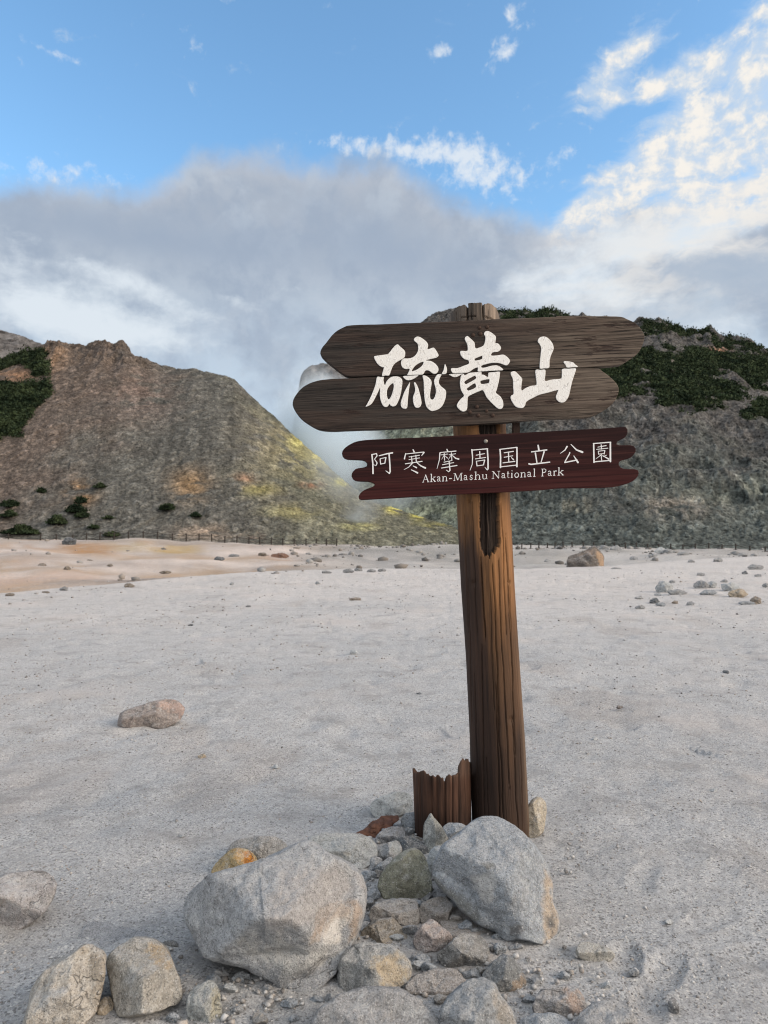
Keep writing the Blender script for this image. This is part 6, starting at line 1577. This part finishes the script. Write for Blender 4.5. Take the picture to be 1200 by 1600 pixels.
# chips and small stones packed between the rocks of the heap
rng = np.random.default_rng(58)
cp = []
for (x0, x1, y0, y1, m_) in ((560, 700, 1335, 1420, 150), (560, 800, 1400, 1500, 190), (640, 840, 1490, 1600, 160), (330, 480, 1505, 1565, 90), (560, 660, 1285, 1350, 70), (840, 960, 1290, 1360, 40), (270, 380, 1470, 1600, 90), (800, 1000, 1450, 1600, 110)):
    x_ = rng.uniform(x0, x1, m_); y_ = rng.uniform(y0, y1, m_)
    D_ = 1.45 * F / (y_ - 838)
    cp.append(np.stack([(x_ - 600) / F * D_, D_], -1))
cp = np.vstack(cp)
s = 0.003 + 0.010 * rng.random(len(cp)) ** 3
bits('gravel', 'stone chips packed between the rocks of the heap', np.stack([cp[:, 0], cp[:, 1], ground_z(cp[:, 0], cp[:, 1]) + 0.012], -1), s, M_bit, bit_cols(rng, len(cp)), 59)
# angular rubble between the sand crest and the hills
def rubble(label, n, fx, fy, smin, smax, seed, dark=1.0, thr=-0.1):
    rng = np.random.default_rng(seed)
    px = rng.uniform(*fx, n); Y = rng.uniform(*fy, n)
    X = (px - 600) / F * Y
    k = fbm(X / 3.5, Y / 6, 0.2, 3, seed) > thr
    X, Y = X[k], Y[k]; n = len(X)
    s = smin + (smax - smin) * rng.random(n) ** 4
    P = np.stack([X, Y, ground_z(X, Y) + s * 0.2], -1)
    bits('rubble', label, P, s, M_bit, bit_cols(rng, n) * dark, seed + 1)
rubble('grey rubble strewn on the flats behind the post', 700, (460, 800), (45, 104), 0.05, 0.45, 31, 0.6, 0.0)
rubble('grey rubble strewn at the foot of the dark hill', 700, (780, 1300), (50, 104), 0.05, 0.42, 33, 0.6, 0.05)
rubble('small brown rubble strewn on the ochre flats', 450, (-250, 480), (26, 98), 0.03, 0.28, 35, 0.7, 0.15)
rubble('stone chips strewn over the crest of the sand', 450, (-150, 1350), (12, 34), 0.010, 0.05, 37, 0.8, 0.0)

# ------------------------------------------------------------------ rope fences in front of the hills
M_stake = plain_material('fence_wood', (0.030, 0.024, 0.020), 0.8, 0, 12)
M_rope = plain_material('fence_rope', (0.035, 0.030, 0.026), 0.9, 0, 30)
def tube(pts, r, seg=6):
    P = np.asarray(pts, float); V = []
    for i, p in enumerate(P):
        t = P[min(i + 1, len(P) - 1)] - P[max(i - 1, 0)]; t /= np.linalg.norm(t) + 1e-9
        u = np.cross(t, [0, 0, 1.0]);
        if np.linalg.norm(u) < 1e-3: u = np.array([1.0, 0, 0])
        u /= np.linalg.norm(u); v = np.cross(t, u)
        for k in range(seg):
            a = 2 * math.pi * k / seg
            V.append(p + r * (math.cos(a) * u + math.sin(a) * v))
    return V, grid_faces(len(P), seg, True)
def fence(label, posts, Ys, hgt, sags):
    """posts: photo x of each stake; Ys: distance at first and last"""
    xs = np.array(posts, float)
    Y = np.interp(xs, [xs[0], xs[-1]], Ys)
    rx, _ = rays(xs, 840)
    X = rx * Y
    Zg = ground_z(X, Y)
    root = empty('rope_fence', (X[0], Y[0], Zg[0]))
    tag(root, label, 'fence')
    o3 = np.array([X[0], Y[0], Zg[0]])
    rngq = np.random.default_rng(int(xs[0] * 7) % 1000)
    tops = []
    for x, y, z in zip(X, Y, Zg):
        h = hgt * rngq.uniform(0.9, 1.1); ln = rngq.uniform(-0.05, 0.05)
        p0 = np.array([x, y, z - 0.2]); p1 = np.array([x + ln, y, z + h])
        V, f = tube([p0, p0 * 0.5 + p1 * 0.5, p1 - [0, 0, 0.03], p1], 0.085, 8)
        V = np.array(V); V[-8:] = p1 + (V[-8:] - p1) * 0.4
        me = mesh_from('fence_post', V - np.array([x, y, z]), np.vstack([f, [[len(V) - 8, len(V) - 7, len(V) - 6, len(V) - 5]], [[len(V) - 8, len(V) - 5, len(V) - 4, len(V) - 1]], [[len(V) - 4, len(V) - 3, len(V) - 2, len(V) - 1]]]))
        o = link('fence_post', me, M_stake, root)
        o.location = np.array([x, y, z]) - o3
        tops.append((p0 + [0, 0, 0.2], p1))
    for frac in sags:
        pts = []
        for (a0, a1), (b0, b1) in zip(tops, tops[1:]):
            a = a0 + (a1 - a0) * frac; b = b0 + (b1 - b0) * frac
            for k in range(8):
                q = k / 8
                p = a * (1 - q) + b * q
                p = p - np.array([0, 0, 0.16 * 4 * q * (1 - q)])
                pts.append(p)
        pts.append(tops[-1][0] + (tops[-1][1] - tops[-1][0]) * frac)
        V, f = tube(np.array(pts) - o3, 0.032, 5)
        link('rope', mesh_from('rope', V, f), M_rope, root)
fence('dark stake and rope fence along the foot of the brown hill', [-70, -28, 13.5, 63, 88, 113, 135, 156, 178, 201, 224, 246, 269, 291, 311, 331, 351, 370, 389, 406, 424, 442, 460, 478, 494, 510, 526], (92, 98), 0.95, (0.85, 0.35))
fence('dark stake and rope fence along the foot of the dark hill', [800, 815, 829, 842, 855, 867, 880, 894, 911, 927, 945, 960, 977, 994, 1012, 1029, 1048, 1067, 1086, 1107, 1128, 1149.5, 1171.5, 1195, 1220, 1248, 1278], (96, 88), 0.80, (0.85, 0.18))

# ------------------------------------------------------------------ single pine bushes on the lower slope
def bush(px, py, w, h, seed, label):
    k = (HL.t <= 1.0)
    d = np.where(k, (HL.px - px) ** 2 + (HL.py - py) ** 2, 1e9)
    P0 = HL.P.reshape(-1, 3)[int(np.argmin(d))]
    W_ = w * 0.9 * P0[1] / F; H_ = h * 0.8 * P0[1] / F
    rng = np.random.default_rng(seed)
    n = int(120 + 30 * w)
    a = rng.uniform(0, 2 * math.pi, n); r = np.sqrt(rng.random(n))
    lob = 0.7 + 0.5 * np.sin(a * 3 + seed) * np.sin(a * 5 + 2 * seed); keep_ = vnoise(np.cos(a) * r * 2.5, np.sin(a) * r * 2.5, seed * 1.7, 3) > -0.35; a, r, lob = a[keep_], r[keep_], lob[keep_]; n = len(a)
    c = np.stack([np.cos(a) * r * W_ / 2 * lob, np.sin(a) * r * W_ / 2 * lob, np.sqrt(np.clip(1 - r * r, 0, 1)) * H_ * rng.uniform(0.3, 1.0, n) * (0.7 + 0.5 * np.sin(a * 2 + seed * 2))], -1)
    V, f = sprays(c, 3, max(0.24, H_ * 0.32), np.full(n, 0.03), rng)
    root = empty('pine_bush', P0)
    tag(root, label, 'bush', 'dwarf pine bushes low on the brown hill')
    link('foliage', mesh_from('foliage', V, f, False), M_pine, root)
    st_v, st_f = [], []
    for j in range(3):
        an = j * 2.1 + seed
        V2, f2 = tube([(0, 0, -0.2), (math.cos(an) * W_ * 0.15, math.sin(an) * W_ * 0.15, H_ * 0.3), (math.cos(an) * W_ * 0.3, math.sin(an) * W_ * 0.3, H_ * 0.6)], 0.05, 6)
        st_f.append(np.asarray(f2) + len(st_v)); st_v += list(V2)
    link('stem', mesh_from('stem', st_v, np.vstack(st_f)), M_stake, root)
for j, (x, y, w_, h_, lab) in enumerate([(65, 770, 18, 9, 'small dark bush alone among pale boulders'), (14, 792, 30, 13, 'upper of two dark bushes by the left edge'), (16, 808, 34, 12, 'second dark bush by the left edge, under the upper one'), (34, 834, 56, 16, 'wide low green bush behind the left fence'),
                                        (126, 786, 18, 12, 'dark bush just below the orange patch, top of the clump'), (120, 800, 36, 14, 'broad dark bush in the middle of the clump under the orange patch'), (88, 818, 36, 15, 'dark bush at the lower left of the clump'), (128, 808, 28, 9, 'flat dark bush at the lower right of the clump'),
                                        (157, 763, 22, 9, 'flat dark bush right of the orange patch'), (170, 810, 18, 5, 'very low bush right of the clump'), (175, 838, 24, 9, 'green bush behind the left fence, right of the dark rock'), (260, 797, 24, 12, 'dark bush at mid slope left of the ochre stain'), (305, 807, 22, 8, 'rightmost dark bush on the slope'), (145, 826, 20, 7, 'low dark bush above the fence stakes')]):
    bush(x, y, w_, h_, 700 + j, lab)

# ------------------------------------------------------------------ steam rising from the vents between the hills
def steam(name, label, cpx, cpy, Y, rx_, ry_, rz_, dens, seed, lean=0.0, sc_=2.2, thr=(0.40, 0.75)):
    c = at_depth(cpx, cpy, Y)
    bm = bmesh.new(); bmesh.ops.create_icosphere(bm, subdivisions=4, radius=1.0)
    for v in bm.verts:
        x, y, z = v.co
        v.co = Vector(((x + lean * z) * rx_, y * ry_, z * rz_))
    me = bpy.data.meshes.new(name); bm.to_mesh(me); bm.free()
    m = bpy.data.materials.new(name); m.use_nodes = True
    t = NT(m.node_tree)
    for nd in list(t.n):
        if nd.type == 'BSDF_PRINCIPLED': t.n.remove(nd)
    out = [nd for nd in t.n if nd.type == 'OUTPUT_MATERIAL'][0]
    O = t.coord('Object')
    q = t.mapping(O, scale=(1 / rx_, 1 / ry_, 1 / rz_))
    sx, sy, sz = t.sep(q)
    xx = t.sub(sx, t.mul(sz, lean))
    r = t.m('SQRT', t.add(t.add(t.mul(xx, xx), t.mul(sy, sy)), t.mul(sz, sz)))
    nz = t.noise(t.mapping(O, loc=(seed, 0, 0)), sc_ / max(rx_, ry_), 5, 0.6)
    fall = t.sstep(t.add(r, t.mul(t.sub(nz, 0.5), 0.9)), 0.98, 0.25)
    edge = t.sstep(r, 1.0, 0.80)
    d = t.mul(t.mul(fall, edge), t.mul(t.sstep(nz, thr[0] - 0.15, thr[1]), dens))
    pv = t.new('ShaderNodeVolumePrincipled')
    pv.inputs['Color'].default_value = (0.84, 0.915, 0.965, 1)
    t.put(pv.inputs['Density'], d)
    pv.inputs['Anisotropy'].default_value = 0.0
    t.t.links.new(pv.outputs[0], out.inputs['Volume'])
    o = link(name, me, m)
    o.location = c
    tag(o, label, kind='stuff')
steam('steam', 'bluish white volcanic steam pouring from the gap between the hills', 515, 690, 160, 15, 10, 19, 0.46, 3, -0.15, 2.4, (0.32, 0.58))
steam('steam', 'pale steam drifting up over the ridge into the grey cloud', 455, 575, 175, 18, 10, 16, 0.014, 5, 0.1, 2.0, (0.36, 0.70))
steam('steam', 'thin steam drifting over the yellow sulphur toe of the brown hill', 610, 785, 138, 17, 7, 6.5, 0.12, 8, 0.3, 2.5)
steam('steam', 'soft steam veiling the lower right edge of the brown hill', 528, 728, 122, 7, 4, 9, 0.13, 21, -0.35, 2.3, (0.34, 0.66))
steam('steam', 'wisp of steam from a vent at the toe of the brown hill', 560, 808, 118, 4.5, 2.5, 4.5, 0.25, 13, 0.5, 2.0)
